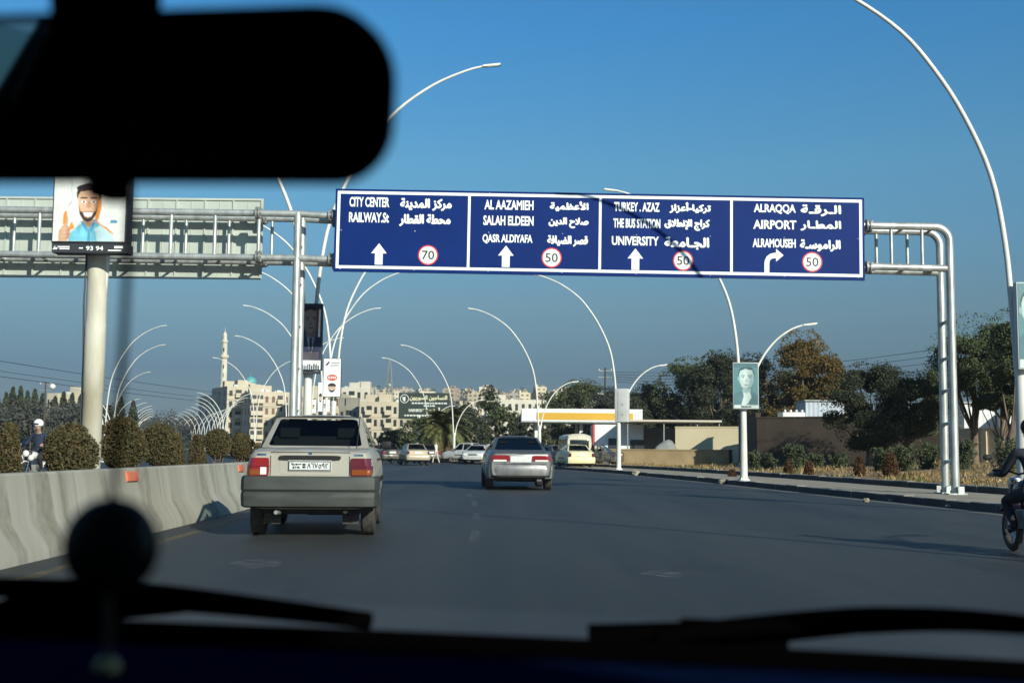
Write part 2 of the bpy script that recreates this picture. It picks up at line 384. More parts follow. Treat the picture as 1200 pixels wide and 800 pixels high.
for (px, py, s) in ((303, 660, .3), (775, 672, .22)):
    g = G(px, py); pts = [(g.x + s * rr.uniform(.6, 1.1) * math.cos(a * .7), g.y + 1.6 * s * rr.uniform(.6, 1.1) * math.sin(a * .7), .004) for a in range(9)]
    mb.add(pts, [tuple(range(9))])
struct(mb.raw('worn_paint', M_wornw))

# ------------------------------------------------------------------ concrete barrier on the left
bar = MB()
prof = [(.0, -.03), (-.02, .10), (-.17, .34), (-.25, .78), (-.27, .80), (-.41, .80), (-.43, .78), (-.50, .34), (-.62, .10), (-.64, -.03)]
Y0 = -8.0
base_b = lambda y: left(y) + .02
for k in range(44):                                                  # cast lengths with open joints
    y0 = Y0 + k * 3.0; sweep(bar, base_b, prof, [y0 + .006, y0 + 1, y0 + 2, y0 + 2.994])
barrier = thing('concrete_barrier', 'long stained concrete barrier with sloping foot along the left road edge', 'barrier', (0, 0, 0))
o = bar.build('barrier_wall', M_concrete, barrier, smooth=30)
M_refl = mat('faded_orange', (.62, .16, .09), .5, var=.2, scale=9)
for y in (14.7, 21.4, 30.0, 39.0):
    m2 = MB(); m2.box((left(y) - .205, y, .70), (.035, .42, .12), (0, R(-10), 0)); bevel(m2.build('reflector', M_refl, barrier), .008)

# ------------------------------------------------------------------ street lamps
ARM = [(.06, 2.3), (.12, 3.4), (.22, 4.75), (.45, 6.0), (.92, 7.1), (1.45, 7.95), (2.05, 8.65), (2.9, 9.25), (3.7, 9.6), (4.15, 9.72)]
SHORT = [(.08, 2.3), (.16, 2.9), (.35, 3.5), (.7, 4.2), (1.15, 4.75), (1.65, 5.1), (2.05, 5.24)]
def catmull(p, n=4):
    out = []; q = [p[0]] + list(p) + [p[-1]]
    for i in range(1, len(q) - 2):
        for k in range(n):
            t = k / n; a, b, c, d = q[i - 1], q[i], q[i + 1], q[i + 2]
            out.append(tuple(.5 * (2 * b[j] + (c[j] - a[j]) * t + (2 * a[j] - 5 * b[j] + 4 * c[j] - d[j]) * t * t + (3 * b[j] - a[j] - 3 * c[j] + d[j]) * t ** 3) for j in range(len(b))))
    out.append(tuple(p[-1])); return out
def make_lamp(kind, label, group, thick=1.0, ks=(1, 1), n=4, far=False):
    t = thing('street_lamp', label, 'street lamp', group=group)
    seg = 10 if not far else 6
    mb = MB(); ph = 2.5 * (ks[1] if kind == 'double' else 1)
    mb.tube([(0, 0, 0), (0, 0, ph)], [.125 * thick, .10 * thick], seg + 2); mb.tube([(0, 0, 0), (0, 0, .05)], .2 * thick, seg)
    if not far:
        for a in range(4): mb.box((.15 * math.cos(a * 1.57 + .78), .15 * math.sin(a * 1.57 + .78), .06), (.03, .03, .08))
    mb.build('pole', M_white, t, smooth=40)
    arms = [(-1, ARM), (1, ARM if kind == 'double' else SHORT)]
    for sx, pts in arms:
        long_ = pts is ARM
        k = ks if long_ else (ks[0], 1)
        q = catmull([(sx * x * k[0], 0, z * k[1]) for x, z in pts], n)
        r0, r1 = (.055, .03) if long_ else (.045, .028)
        m2 = MB(); m2.tube(q, [lerp(r0, r1, i / len(q)) * thick for i in range(len(q))], seg)
        a = m2.build('arm', M_white, t, smooth=60)
        e = Vector(q[-1]); d = (e - Vector(q[-3])).normalized(); d.z *= .5
        m3 = MB(); ang = math.atan2(d.z, d.x)
        m3.box(e + d * .2, (.46, .12 * thick, .05), (0, -ang, 0)); m3.box(e + d * .24 - Vector((0, 0, .03)), (.3, .09, .02), (0, -ang, 0))
        m3.build('lamp_head', M_white, a)
    return t
RG = 'street lamps along the right kerb'
lr = make_lamp('single', 'nearest white street lamp at the right edge of the photo, carrying a tall portrait poster', RG)
DIRS = lambda f, y: math.atan2(f(y + 4) - f(y - 4), 8)
right_lamps = [(1199, 21.5, None), (871.5, 39, 'white street lamp carrying the pale teal portrait poster on the right pavement'),
               (725, 60, 'white street lamp with a grey steel box strapped round it, right of the silver car'),
               (632, 75, 'white street lamp rising behind the silver saloon and in front of the station canopy'),
               (532, 100, 'white street lamp standing in front of the palm tree beside the parked white cars'),
               (502, 114, 'farthest right side street lamp, in front of the dark green billboard')]
for i, (px, Y, lb) in enumerate(right_lamps):
    p = P(px, 530, Y); z = .15 if Y < 80 else 0.0
    o = lr if i == 0 else dup(lr, label=lb)
    o.location = (p.x, Y, z); o.rotation_euler.z = -DIRS(kerb, Y) * .5
    if i == 1: o.scale = (1, 1, .974)
o = dup(lr, (9.75, 4.9, .15), 0, 'street lamp beside the camera, out of the photo, throwing a thin shadow over the road')
MG = 'double armed lamps along the median'
ld = make_lamp('double', 'near double armed median lamp carrying the dark portrait poster behind the gantry post', MG, ks=(1.06, 1.1))
for i, (px, Y, lb) in enumerate([(359, 30.4, None), (389.5, 50.7, 'double armed median lamp carrying the white poster with a red oval'),
                                 (379, 66, 'third double armed median lamp, standing just beyond the white poster with a red oval'),
                                 (362, 84, 'fourth double armed median lamp, its arms spread above the near car roof'), (336, 107, 'double armed median lamp before the cream flats, left of the gantry post'),
                                 (298, 133, 'double armed median lamp just right of the minaret')]):
    o = ld if i == 0 else dup(ld, label=lb)
    p = P(px, 530, Y); o.location = (p.x, Y, .34); o.rotation_euler.z = 0 if i < 2 else -DIRS(left, Y) * .4
o = dup(ld, (-5.43, 15.5, .3), 0, 'double armed median lamp with a thick pole holding up the smiling man advert')
# thicker bottom of that lamp is a part of its own
mb = MB(); mb.lathe([(.128, 0), (.128, 1.45), (.134, 1.46), (.134, 2.35), (.129, 2.36), (.129, 3.1), (.127, 3.12), (.127, 4.0)], 20); _cb = MB(); _cb.tube([(-.14, -.02, 0), (-.137, -.02, 1.9), (-.15, -.05, 2.6), (-.14, -.02, 3.9)], .012, 5); _cb.build('cable', M_black, o); mb.build('pole_sleeve', mat('worn_white_paint', (.56, .54, .46), .7, scale=3, col2=(.33, .30, .22), stretch=(1, 1, .35), detail=9, bump=.2), o, smooth=40)
far_l = make_lamp('double', 'small far white double armed lamp in the long row of arches', 'far row of arched lamps', thick=1.7, ks=(1.0, 1.0), n=2, far=True)
first = True
for i in range(13):
    Y = 196 + i * 17
    o = far_l if first else dup(far_l); first = False
    o.location = (left(Y) - 1.6, Y, .3); o.rotation_euler.z = -DIRS(left, Y) * .5
far_s = make_lamp('single', 'small far white street lamp in the left row of arches', 'far left row of arched lamps', thick=1.7, n=2, far=True)
first = True
for i in range(12):
    Y = 215 + i * 18
    o = far_s if first else dup(far_s); first = False
    o.location = (left(Y) - 21 + i * .6, Y, 0); o.rotation_euler.z = math.pi - DIRS(left, Y) * .5
lo = dup(lr, group='street lamps along the far left kerb')
for i, (px, Y, lb) in enumerate([(121, 86, 'nearest street lamp beyond the left carriageway, its tall arm reaching highest beside the thick pole'), (131, 102, 'middle street lamp of the three beyond the left carriageway'),
                                 (130, 139, 'lowest looking street lamp of the three beyond the left carriageway')]):
    o = lo if i == 0 else dup(lo)
    o['label'] = lb; p = P(px, 530, Y); o.location = (p.x, Y, 0); o.rotation_euler.z = math.pi - .2

# ------------------------------------------------------------------ posters and box signs
def poly(mb, pts, y, mi): mb.add([(x, y, z) for x, z in pts], [tuple(range(len(pts)))], mi)
def ell(cx, cz, rx, rz, n=20, a0=0, a1=2 * math.pi): return [(cx + rx * math.cos(a0 + (a1 - a0) * i / n), cz + rz * math.sin(a0 + (a1 - a0) * i / n)) for i in range(n if a1 - a0 > 6.28 else n + 1)]
def flatm(name, c): return mat('print_' + name, c, .45)
def portrait(w, h, cols, beard=False):
    # faces of a printed portrait, in sheet coordinates with the origin at the lower left
    bgc, hair, skin, skin2, suit, shirt, dark = range(7)
    mb = MB(); st = [-.001]
    def pp(pts, mi): st[0] -= .0007; poly(mb, [(min(max(x, 0), w), min(max(z, 0), h)) for x, z in pts], st[0], mi)
    pp([(0, 0), (w, 0), (w, h), (0, h)], bgc)
    cx, u = w * .52, max(w / 2.0, h * .46)
    pp([(cx - .92 * u, .0), (cx + .86 * u, 0), (cx + .84 * u, .36 * u), (cx + .62 * u, .62 * u), (cx + .2 * u, .86 * u), (cx - .22 * u, .86 * u), (cx - .66 * u, .66 * u), (cx - .88 * u, .4 * u)], suit)
    pp([(cx - .2 * u, .9 * u), (cx + .2 * u, .9 * u), (cx + .05 * u, .08 * u), (cx - .02 * u, .08 * u)], shirt)
    pp([(cx - .05 * u, .72 * u), (cx + .05 * u, .72 * u), (cx + .07 * u, .2 * u), (cx, .1 * u), (cx - .05 * u, .2 * u)], dark)
    pp([(cx - .17 * u, .74 * u), (cx + .17 * u, .74 * u), (cx + .19 * u, 1.15 * u), (cx - .19 * u, 1.15 * u)], skin2)
    pp(ell(cx, 1.62 * u, .40 * u, .42 * u), hair)
    hd = [(cx - .36 * u, 1.6 * u), (cx - .34 * u, 1.3 * u), (cx - .24 * u, 1.04 * u), (cx - .1 * u, .92 * u), (cx + .1 * u, .92 * u), (cx + .24 * u, 1.04 * u), (cx + .33 * u, 1.3 * u), (cx + .35 * u, 1.6 * u), (cx + .28 * u, 1.82 * u), (cx - .05 * u, 1.9 * u), (cx - .3 * u, 1.8 * u)]
    pp(hd, skin)
    pp([(cx + .02 * u, .92 * u), (cx + .1 * u, .92 * u), (cx + .24 * u, 1.04 * u), (cx + .33 * u, 1.3 * u), (cx + .35 * u, 1.6 * u), (cx + .28 * u, 1.8 * u), (cx + .2 * u, 1.5 * u), (cx + .15 * u, 1.15 * u)], skin2)
    pp(ell(cx - .38 * u, 1.42 * u, .05 * u, .1 * u, 10), skin2)
    for s in (-1, 1):
        pp([(cx + s * .07 * u, 1.545 * u), (cx + s * .24 * u, 1.56 * u), (cx + s * .25 * u, 1.59 * u), (cx + s * .07 * u, 1.59 * u)], hair)
        pp(ell(cx + s * .155 * u, 1.49 * u, .055 * u, .022 * u, 10), dark)
    pp([(cx - .015 * u, 1.48 * u), (cx + .055 * u, 1.27 * u), (cx - .05 * u, 1.26 * u)], skin2)
    if beard:
        pp([(cx - .33 * u, 1.32 * u), (cx - .24 * u, 1.03 * u), (cx - .1 * u, .9 * u), (cx + .1 * u, .9 * u), (cx + .24 * u, 1.03 * u), (cx + .32 * u, 1.32 * u), (cx + .2 * u, 1.2 * u), (cx, 1.235 * u), (cx - .2 * u, 1.2 * u)], hair)
        pp([(cx - .15 * u, 1.16 * u), (cx + .15 * u, 1.16 * u), (cx + .08 * u, 1.06 * u), (cx - .08 * u, 1.06 * u)], shirt)
    else:
        pp([(cx - .12 * u, 1.14 * u), (cx + .12 * u, 1.14 * u), (cx + .07 * u, 1.105 * u), (cx - .07 * u, 1.105 * u)], dark)
    return mb
def poster_box(label, x, y, z0, w, h, depth, frame_m, face_mb, mats, rz=0, group=None, foot=None):
    t = thing('poster_box', label, 'poster', (x, y, z0), rz, group)
    b = MB(); b.box((0, depth / 2 + .012, h / 2), (w + .04, depth, h + .04)); bevel(b.build('case', frame_m, t), .012)
    f = MB(); f.v = [(a - w / 2, b_ + .008, c) for a, b_, c in face_mb.v]; f.f = face_mb.f; f.mi = face_mb.mi
    if hasattr(face_mb, 'col'):
        o = f.raw('printed_sheet', print_mat(), t); ca = o.data.color_attributes.new('print', 'FLOAT_COLOR', 'POINT'); ca.data.foreach_set('color', np.concatenate([face_mb.col, np.ones((len(face_mb.col), 1))], 1).astype(np.float32).ravel())
    else: f.raw('printed_sheet', mats, t)
    return t
import numpy as np
def print_mat():
    if 'printed' in MATS: return MATS['printed']
    m = bpy.data.materials.new('printed_picture'); m.use_nodes = True; n, l = m.node_tree.nodes, m.node_tree.links; b = n['Principled BSDF']; b.inputs['Roughness'].default_value = .5; b.inputs['Specular IOR Level'].default_value = .3
    a = n.new('ShaderNodeAttribute'); a.attribute_name = 'print'; l.new(a.outputs['Color'], b.inputs['Base Color']); MATS['printed'] = m; return m
def printed(mb, cols, w, h, nx=96, soft=.012, shade=(), seed=0):
    # rasterise the picture's coloured outlines with soft edges, as a photographic print has
    ny = max(8, int(nx * h / w)); X, Z = np.meshgrid(np.linspace(0, w, nx + 1), np.linspace(0, h, ny + 1)); img = np.ones((ny + 1, nx + 1, 3)) * np.array(cols[0])
    masks = {}
    for f, mi in zip(mb.f, mb.mi):
        p = [(mb.v[i][0], mb.v[i][2]) for i in f]; ins = np.zeros(X.shape, bool); dist = np.full(X.shape, 1e9)
        for (x0, z0), (x1, z1) in zip(p, p[1:] + p[:1]):
            c = ((z0 > Z) != (z1 > Z)) & (X < (x1 - x0) * (Z - z0) / ((z1 - z0) if abs(z1 - z0) > 1e-12 else 1e-12) + x0); ins ^= c
            dx, dz = x1 - x0, z1 - z0; t = np.clip(((X - x0) * dx + (Z - z0) * dz) / max(1e-12, dx * dx + dz * dz), 0, 1); dist = np.minimum(dist, np.hypot(X - x0 - t * dx, Z - z0 - t * dz))
        sd = np.where(ins, dist, -dist); a = np.clip(sd / (soft * w) * .5 + .5, 0, 1); a = a * a * (3 - 2 * a)
        img = img * (1 - a[..., None]) + np.array(cols[mi]) * a[..., None]; masks.setdefault(mi, np.zeros(X.shape)); masks[mi] = np.maximum(masks[mi], a)
    for (cx, cz, rx, rz, k) in shade:                 # the photographed sitter's own modelling, printed
        g = np.exp(-(((X / w - cx) / rx) ** 2 + ((Z / w - cz) / rz) ** 2)); img *= (1 + k * g)[..., None]
    r = np.random.RandomState(seed); n1 = r.rand(ny // 3 + 2, nx // 3 + 2); n1 = np.kron(n1, np.ones((3, 3)))[:ny + 1, :nx + 1]; img *= (.93 + .14 * (n1 + np.roll(n1, 1, 0) + np.roll(n1, 1, 1)) / 3)[..., None]
    out = MB(); W_ = nx + 1; out.v = [(float(x), -.004, float(z)) for x, z in zip(X.ravel(), Z.ravel())]
    out.f = [(j * W_ + i, j * W_ + i + 1, (j + 1) * W_ + i + 1, (j + 1) * W_ + i) for j in range(ny) for i in range(nx)]; out.mi = [0] * len(out.f)
    out.col = np.clip(img, 0, 1).reshape(-1, 3); return out
M_case = mat('dark_case', (.03, .033, .04), .5); M_casel = mat('pale_case', (.5, .52, .52), .5)
teal = [flatm('teal', (.085, .20, .22)), flatm('tealdark', (.03, .075, .09)), flatm('tealpale', (.42, .52, .50)), flatm('tealmid', (.24, .36, .36)), flatm('tealgrey', (.07, .15, .175)), flatm('tealwhite', (.50, .57, .54)), flatm('tealblack', (.03, .065, .08))]
navy = [flatm('navy', (.030, .038, .075)), flatm('navyhair', (.02, .018, .02)), flatm('navyskin', (.24, .19, .17)), flatm('navyskin2', (.16, .125, .12)), flatm('navysuit', (.025, .032, .07)), flatm('navyshirt', (.22, .26, .34)), flatm('navytie', (.015, .018, .04)), flatm('flagred', (.20, .03, .04)), M_signw, M_black]
# teal poster on the second right lamp
p0 = P(860, 478, 38.75); p1 = P(888, 425.5, 38.75)
w, h = p1.x - p0.x, p1.z - p0.z; f = portrait(w, h, teal)
poly(f, [(0, 0), (w, 0), (w, h * .07), (0, h * .07)], -.016, 5); poly(f, [(0, h * .90), (w, h * .90), (w, h), (0, h)], -.016, 4)
poly(f, [(w * .30, h * .07), (w * .42, h * .30), (w * .66, h * .36), (w * .72, h * .24), (w * .58, h * .12), (w * .5, h * .07)], -.0165, 2)
text_into(f, 'سوريا', w * .3, w * .7, h * .02, h * .055, -.018, True, mi=6)
poster_box('pale teal portrait poster of a man on the white lamp before the cream wall', (p0.x + p1.x) / 2, 38.72, p0.z, w, h, .14, M_casel, printed(f, [tuple(m_.node_tree.nodes['Principled BSDF'].inputs['Base Color'].default_value)[:3] for m_ in teal], w, h, 80, .02, [(.46, .66 * 2, .12, .2, .25), (.66, 1.2, .12, .5, -.3), (.3, .35, .2, .25, .2), (.8, .3, .2, .3, -.3), (.52, .82, .2, .08, -.3)], 3), teal)
# portrait at the right edge, seen at its left rim
p0 = P(1195.5, 431, 21.2); p1 = P(1229, 332, 21.2); w, h = p1.x - p0.x, p1.z - p0.z
f = portrait(w, h * .93, teal); f.v = [(a, b, c + h * .07) for a, b, c in f.v]; poly(f, [(0, 0), (w, 0), (w, h * .1), (0, h * .1)], -.02, 5)
poster_box('tall pale portrait poster cut off by the right edge of the photo', (p0.x + p1.x) / 2, 21.2, p0.z, w, h, .16, M_casel, printed(f, [tuple(m_.node_tree.nodes['Principled BSDF'].inputs['Base Color'].default_value)[:3] for m_ in teal], w, h, 80, .02, [(.46, .66 * 2, .12, .2, .25), (.66, 1.2, .12, .5, -.3), (.3, .35, .2, .25, .2), (.8, .3, .2, .3, -.3), (.52, .82, .2, .08, -.3)], 4), teal)
# dark portrait in the shade of the blue sign
p0 = P(350.5, 433, 30.2); p1 = P(378, 357, 30.2); w, h = p1.x - p0.x, p1.z - p0.z
f = portrait(w, h * .8, navy); f.v = [(a, b, c + h * .22) for a, b, c in f.v]
poly(f, [(0, 0), (w, 0), (w, h * .14), (0, h * .14)], -.016, 8); poly(f, [(w * .78, h * .5), (w * .86, h * .5), (w * .88, h * .92), (w * .76, h * .92)], -.016, 7)
poly(f, [(w * .86, h * .5), (w * .94, h * .5), (w * .96, h * .92), (w * .88, h * .92)], -.016, 8)
rr = random.Random(9)
for k in range(4):
    poly(f, [(w * .08, h * (.16 + .03 * k)), (w * .9, h * (.16 + .03 * k)), (w * .9, h * (.172 + .03 * k)), (w * .08, h * (.172 + .03 * k))], -.016, 3)
for k in range(9):
    a = w * (.06 + k * .1); poly(f, [(a, 0), (a + w * .07, 0), (a + w * .07, h * rr.uniform(.05, .11)), (a, h * rr.uniform(.05, .11))], -.0175, 4)
b = poster_box('dark navy portrait poster of a suited man, shaded, right of the gantry post', (p0.x + p1.x) / 2, 30.1, p0.z, w, h, .16, M_case, printed(f, [tuple(m_.node_tree.nodes['Principled BSDF'].inputs['Base Color'].default_value)[:3] for m_ in navy], w, h, 80, .02, [(.46, .66 * 2, .12, .2, .25), (.66, 1.2, .12, .5, -.3), (.3, .35, .2, .25, .2), (.8, .3, .2, .3, -.3), (.52, .82, .2, .08, -.3)], 5), navy)
m2 = MB(); m2.box((0, .1, -.07), (w * .9, .2, .06)); m2.build('bracket', M_case, b)
# white posters with red oval
wh = [flatm('paper', (.70, .72, .72)), flatm('ovalred', (.55, .09, .05)), flatm('skin', (.52, .36, .27)), flatm('hair', (.03, .026, .025)), flatm('grey', (.30, .32, .34)), flatm('shirt', (.60, .66, .68))]
def white_poster(px0, py0, px1, py1, Y, label, small=False):
    p0 = P(px0, py1, Y); p1 = P(px1, py0, Y); w, h = p1.x - p0.x, p1.z - p0.z; f = MB()
    poly(f, [(0, 0), (w, 0), (w, h), (0, h)], -.001, 0)
    if not small:
        poly(f, [(w * .08, h * .82), (w * .28, h * .93), (w * .34, h * .93), (w * .34, h * .9), (w * .2, h * .82)], -.003, 3)
        for k, (a, b_) in enumerate(((.44, .92), (.4, .86))): poly(f, [(w * a, h * (.90 - .07 * k)), (w * b_, h * (.91 - .07 * k)), (w * b_, h * (.88 - .07 * k)), (w * a, h * (.87 - .07 * k))], -.003, 4)
        poly(f, ell(w * .5, h * .5, w * .30, h * .085), -.003, 1); text_into(f, '0394', w * .27, w * .73, h * .465, h * .535, -.005, mi=0)
        cz, s = h * .22, 1.0
    else: cz, s = h * .45, 1.3
    poly(f, ell(w * .5, cz - h * .0, w * .23 * s, h * .10 * s), -.003, 2); poly(f, ell(w * .5, cz + h * .05 * s, w * .25 * s, h * .085 * s, 12, 0, math.pi), -.0045, 3)
    poly(f, [(w * .33, cz - h * .03 * s), (w * .67, cz - h * .03 * s), (w * .6, cz - h * .095 * s), (w * .5, cz - h * .11 * s), (w * .4, cz - h * .095 * s)], -.0045, 3)
    poly(f, ell(w * .5, cz - h * .035 * s, w * .1 * s, h * .015 * s, 10), -.006, 0)
    poster_box(label, (p0.x + p1.x) / 2, Y - .1, p0.z, w, h, .16, M_case, f, wh)
white_poster(379, 420.5, 400, 464.5, 50.4, 'white poster with a red oval and a masked face, right of the dark portrait')
white_poster(372.5, 448, 379, 482, 65.6, 'narrow pale poster partly hidden behind the white poster with a red oval', True)
white_poster(372.5, 468, 387, 482, 83.6, 'small white poster with a dark haired face, lowest above the near car', True)
white_poster(361, 468, 371, 484, 106, 'small far white poster just left of the dark haired face poster', True)

# smiling man advert on the thick pole
p0 = P(62.5, 283, 15.1); p1 = P(150, 197, 15.1); w, h = p1.x - p0.x, p1.z - p0.z
ad = [flatm('adwhite', (.70, .71, .68)), flatm('adhair', (.035, .028, .026)), flatm('adskin', (.56, .34, .23)), flatm('adskin2', (.42, .23, .15)), flatm('adshirt', (.16, .46, .58)), flatm('adteeth', (.85, .83, .80)), flatm('addark', (.03, .03, .05)), flatm('adorange', (.75, .27, .04)), flatm('adshirt2', (.08, .27, .42)), flatm('adpale', (.48, .66, .70))]
f = MB(); st = [-.001]
def pp(pts, mi, k=.86): st[0] -= .0006; poly(f, [(x * w, z * k * h) for x, z in pts], st[0], mi)
pp([(0, 0), (1, 0), (1, 1), (0, 1)], 0, 1)
def pw(l, a, b): return [(x, z + a) for x, z in l] + [(x, z + b) for x, z in reversed(l)]
pp([(.60, .72), (.66, .70), (.665, .52), (.63, .36), (.60, .30), (.58, .36)], 7)
pp([(.60, .33), (.65, .28), (.75, .22), (.85, .12), (.84, .11), (.72, .19), (.60, .26)], 7)
pp([(.22, 0), (.86, 0), (.82, .10), (.74, .19), (.64, .27), (.56, .31), (.42, .30), (.32, .22), (.25, .14)], 4)
pp([(.62, 0), (.86, 0), (.82, .10), (.74, .19), (.66, .25), (.58, .2)], 9)
pp([(.42, .30), (.50, .2), (.56, .31), (.60, .34), (.40, .36)], 3)
pp([(.38, .31), (.42, .32), (.49, .19), (.47, .14)], 8); pp([(.60, .34), (.57, .33), (.51, .19), (.54, .14)], 8)
pp([(.485, .19), (.515, .19), (.52, 0), (.485, 0)], 8)
pp(ell(.485, .74, .175, .17), 1)
pp([(.335, .72), (.34, .55), (.365, .42), (.42, .33), (.48, .30), (.54, .33), (.59, .42), (.62, .55), (.625, .72), (.57, .80), (.45, .82), (.37, .78)], 2)
pp([(.50, .30), (.54, .33), (.59, .42), (.62, .55), (.625, .70), (.585, .62), (.56, .45)], 3)
pp([(.345, .56), (.365, .42), (.42, .33), (.48, .295), (.54, .33), (.59, .42), (.618, .56), (.585, .47), (.55, .455), (.48, .47), (.41, .455), (.375, .47)], 1)
pp([(.405, .45), (.48, .465), (.56, .45), (.53, .38), (.48, .36), (.435, .38)], 3); pp([(.415, .442), (.48, .452), (.55, .442), (.525, .395), (.48, .382), (.44, .395)], 5)
pp([(.47, .63), (.50, .63), (.525, .53), (.48, .515), (.445, .53)], 3)
for s in (-1, 1):
    cx = .485 + s * .07; pp(ell(cx, .615, .033, .017, 12), 5); pp(ell(cx, .615, .015, .017, 10), 6); pp([(cx - .05, .665), (cx + .05, .665), (cx + .045, .69), (cx - .045, .69)], 1)
pp(ell(.40, .83, .09, .05), 1); pp(ell(.52, .85, .12, .06), 1)
pp([(.08, .0), (.20, 0), (.24, .10), (.245, .2), (.20, .25), (.13, .24), (.085, .16)], 2)
pp([(.15, .23), (.205, .24), (.21, .36), (.185, .45), (.155, .44), (.145, .33)], 2); pp([(.135, .26), (.175, .27), (.185, .46), (.165, .48), (.14, .42)], 7); pp([(.22, .18), (.29, .19), (.30, .22), (.26, .31), (.235, .25)], 7)
for k in range(3): pp([(.15, .04 + .06 * k), (.245, .05 + .06 * k), (.245, .058 + .06 * k), (.15, .048 + .06 * k)], 3)
pp(pw([(.21, .98), (.25, .9), (.235, .8), (.26, .7), (.25, .62), (.21, .56)], -.008, .008), 8)
pp([(.79, .285), (.885, .285), (.895, .31), (.88, .335), (.80, .335)], 8)
ads = poster_box('square advert of a smiling bearded man in a blue shirt, on the thick white pole', (p0.x + p1.x) / 2, 15.06, p0.z, w, h, .24, M_case, printed(f, [tuple(m_.node_tree.nodes['Principled BSDF'].inputs['Base Color'].default_value)[:3] for m_ in ad], w, h, 120, .010, [(.42, .50, .10, .13, .30), (.60, .42, .05, .25, -.35), (.45, .60, .12, .05, .18), (.40, .12, .10, .10, .30), (.62, .10, .10, .12, -.25), (.50, .245, .12, .035, -.35), (.36, .18, .03, .10, -.3), (.16, .12, .04, .10, .2), (.22, .08, .03, .10, -.3), (.05, .5, .2, .6, -.10), (.95, .6, .2, .6, -.12)]), ad, rz=0)
b = MB(); b.box((.02, .13, -.085), (w * 1.05, .22, .12)); base = b.build('name_strip', M_case, ads)
f2 = MB(); text_into(f2, '93 94', -.03, .19, -.115, -.058, .017)
for (a, c, z) in ((-.44, -.24, -.07), (-.37, -.24, -.095), (-.12, -.07, -.085), (.25, .42, -.112)):
    poly(f2, [(a, z - .008), (c, z - .008), (c, z + .008), (a, z + .008)], .017, 0)
poly(f2, [(.33, -.055), (.44, -.055), (.44, -.085), (.33, -.085)], .017, 0); poly(f2, [(-.46, -.105), (-.40, -.105), (-.38, -.055), (-.43, -.07)], .017, 0)
f2.raw('lettering', M_signw, base)

# grey box round the third right lamp
p0 = P(721, 494, 59.6); p1 = P(739, 455, 59.6)
w, h = p1.x - p0.x, p1.z - p0.z
t = thing('steel_box', 'plain grey steel box strapped round the white lamp beside the station', 'box', ((p0.x + p1.x) / 2, 60, p0.z), R(-22))
b = MB(); b.box((0, 0, h / 2), (w * .86, .42, h)); bevel(b.build('case', mat('grey_box', (.58, .58, .56), .5, .1, var=.1, scale=3), t), .02)
b = MB(); b.box((-w * .2, -.215, h * .5), (.012, .012, h * .9)); b.box((w * .1, -.22, h * .52), (.05, .02, .05)); b.box((w * .1, -.22, h * .22), (.05, .02, .05)); b.build('door_edge', M_galvd, t)

# ------------------------------------------------------------------ sign gantry over the road
GY = 27.4
g0 = P(343.5, 480, GY)
gan = thing('sign_gantry', 'galvanised tubular gantry spanning the road with a wide blue direction sign', 'sign gantry', (g0.x, GY, .34))
GO = Vector((g0.x, GY, .34))
def L_(v): return Vector(v) - GO
DG = .62
def gp(px, py, back=0):            # point of the gantry plane; back = on the rear tubes, same x and z
    v = P(px, py, GY); return L_((v.x, GY + back, v.z))
rt = gp(1112, 266); rlz = gp(1112, 314.6).z
lt = gp(343.5, 250.5); llz = gp(343.5, 302.5).z
baseR = .15 - GO.z
for back in (0, DG):
    v = Vector((0, back, 0)); nm = M_galv
    mb = MB(); mb.tube([Vector((0, 0, -.3)) + v, Vector((0, 0, lt.z + .02)) + v], .088, 14); mb.box(Vector((0, 0, .02)) + v, (.45, .4, .05)); mb.build('post', nm, gan, smooth=40)
    rad = .34; xs = rt.x; zt = rt.z
    arc = [(xs - rad + rad * math.sin(a), zt - rad + rad * math.cos(a)) for a in [i * math.pi / 16 for i in range(9)]]
    pts = [Vector((gp(1019, 265.3).x, back, gp(1019, 264.4).z))] + [Vector((x, back, z)) for x, z in arc] + [Vector((xs, back, baseR))]
    mb = MB(); mb.tube(pts, .092, 14); mb.box((xs, back, baseR + .015), (.42, .36, .03))
    for a in (0, 1.57, 3.14, 4.71): mb.box((xs + .14 * math.cos(a), back + .14 * math.sin(a), baseR + .1), (.13, .014, .16), (0, 0, a))
    mb.build('post', nm, gan, smooth=40)
    mb = MB(); mb.tube([Vector((xs - .09, back, rlz)), Vector((gp(1019, 300).x, back, rlz + .03))], .085, 12); mb.build('beam', nm, gan, smooth=40)
    # left cantilever and centre beams
    for (za, zb, zc) in ((lt.z + .03, lt.z, gp(388, 253).z), (llz + .03, llz, gp(388, 304).z)):
        mb = MB(); mb.tube([Vector((-15.5, back, za + .05)), Vector((0, back, zb)), Vector((gp(389, 250).x, back, zc))], .082, 12); mb.build('beam', nm, gan, smooth=40)
    for z1, z2 in ((gp(393, 253).z, gp(1013, 264).z), (gp(393, 304).z, gp(1013, 314).z)):
        mb = MB(); mb.tube([Vector((gp(389.6, 250).x, back, z1)), Vector((gp(1018.4, 260).x, back, z2))], .082, 12); mb.build('beam', nm, gan, smooth=40)
    mb = MB(); mb.tube([Vector((-15.5, back, -.3)), Vector((-15.5, back, lt.z + .1))], .088, 12); mb.build('post', nm, gan, smooth=40)
for px, zs in ((386.5, (253, 304)), (391, (253, 304)), (1015.5, (264.6, 313)), (1019.5, (265, 314)), (301, (250, 301)), (304.5, (250, 301))):
    for py in zs:
        for back in (0, DG):
            v = gp(px, py, back); mb = MB(); mb.lathe([(0, -.022), (.15, -.022), (.15, .022), (0, .022)], 14, v, 'X')
            for a in range(6): mb.box(v + Vector((.03, .118 * math.cos(a * 1.05), .118 * math.sin(a * 1.05))), (.05, .03, .03))
            mb.build('flange', M_galvd, gan, smooth=30)
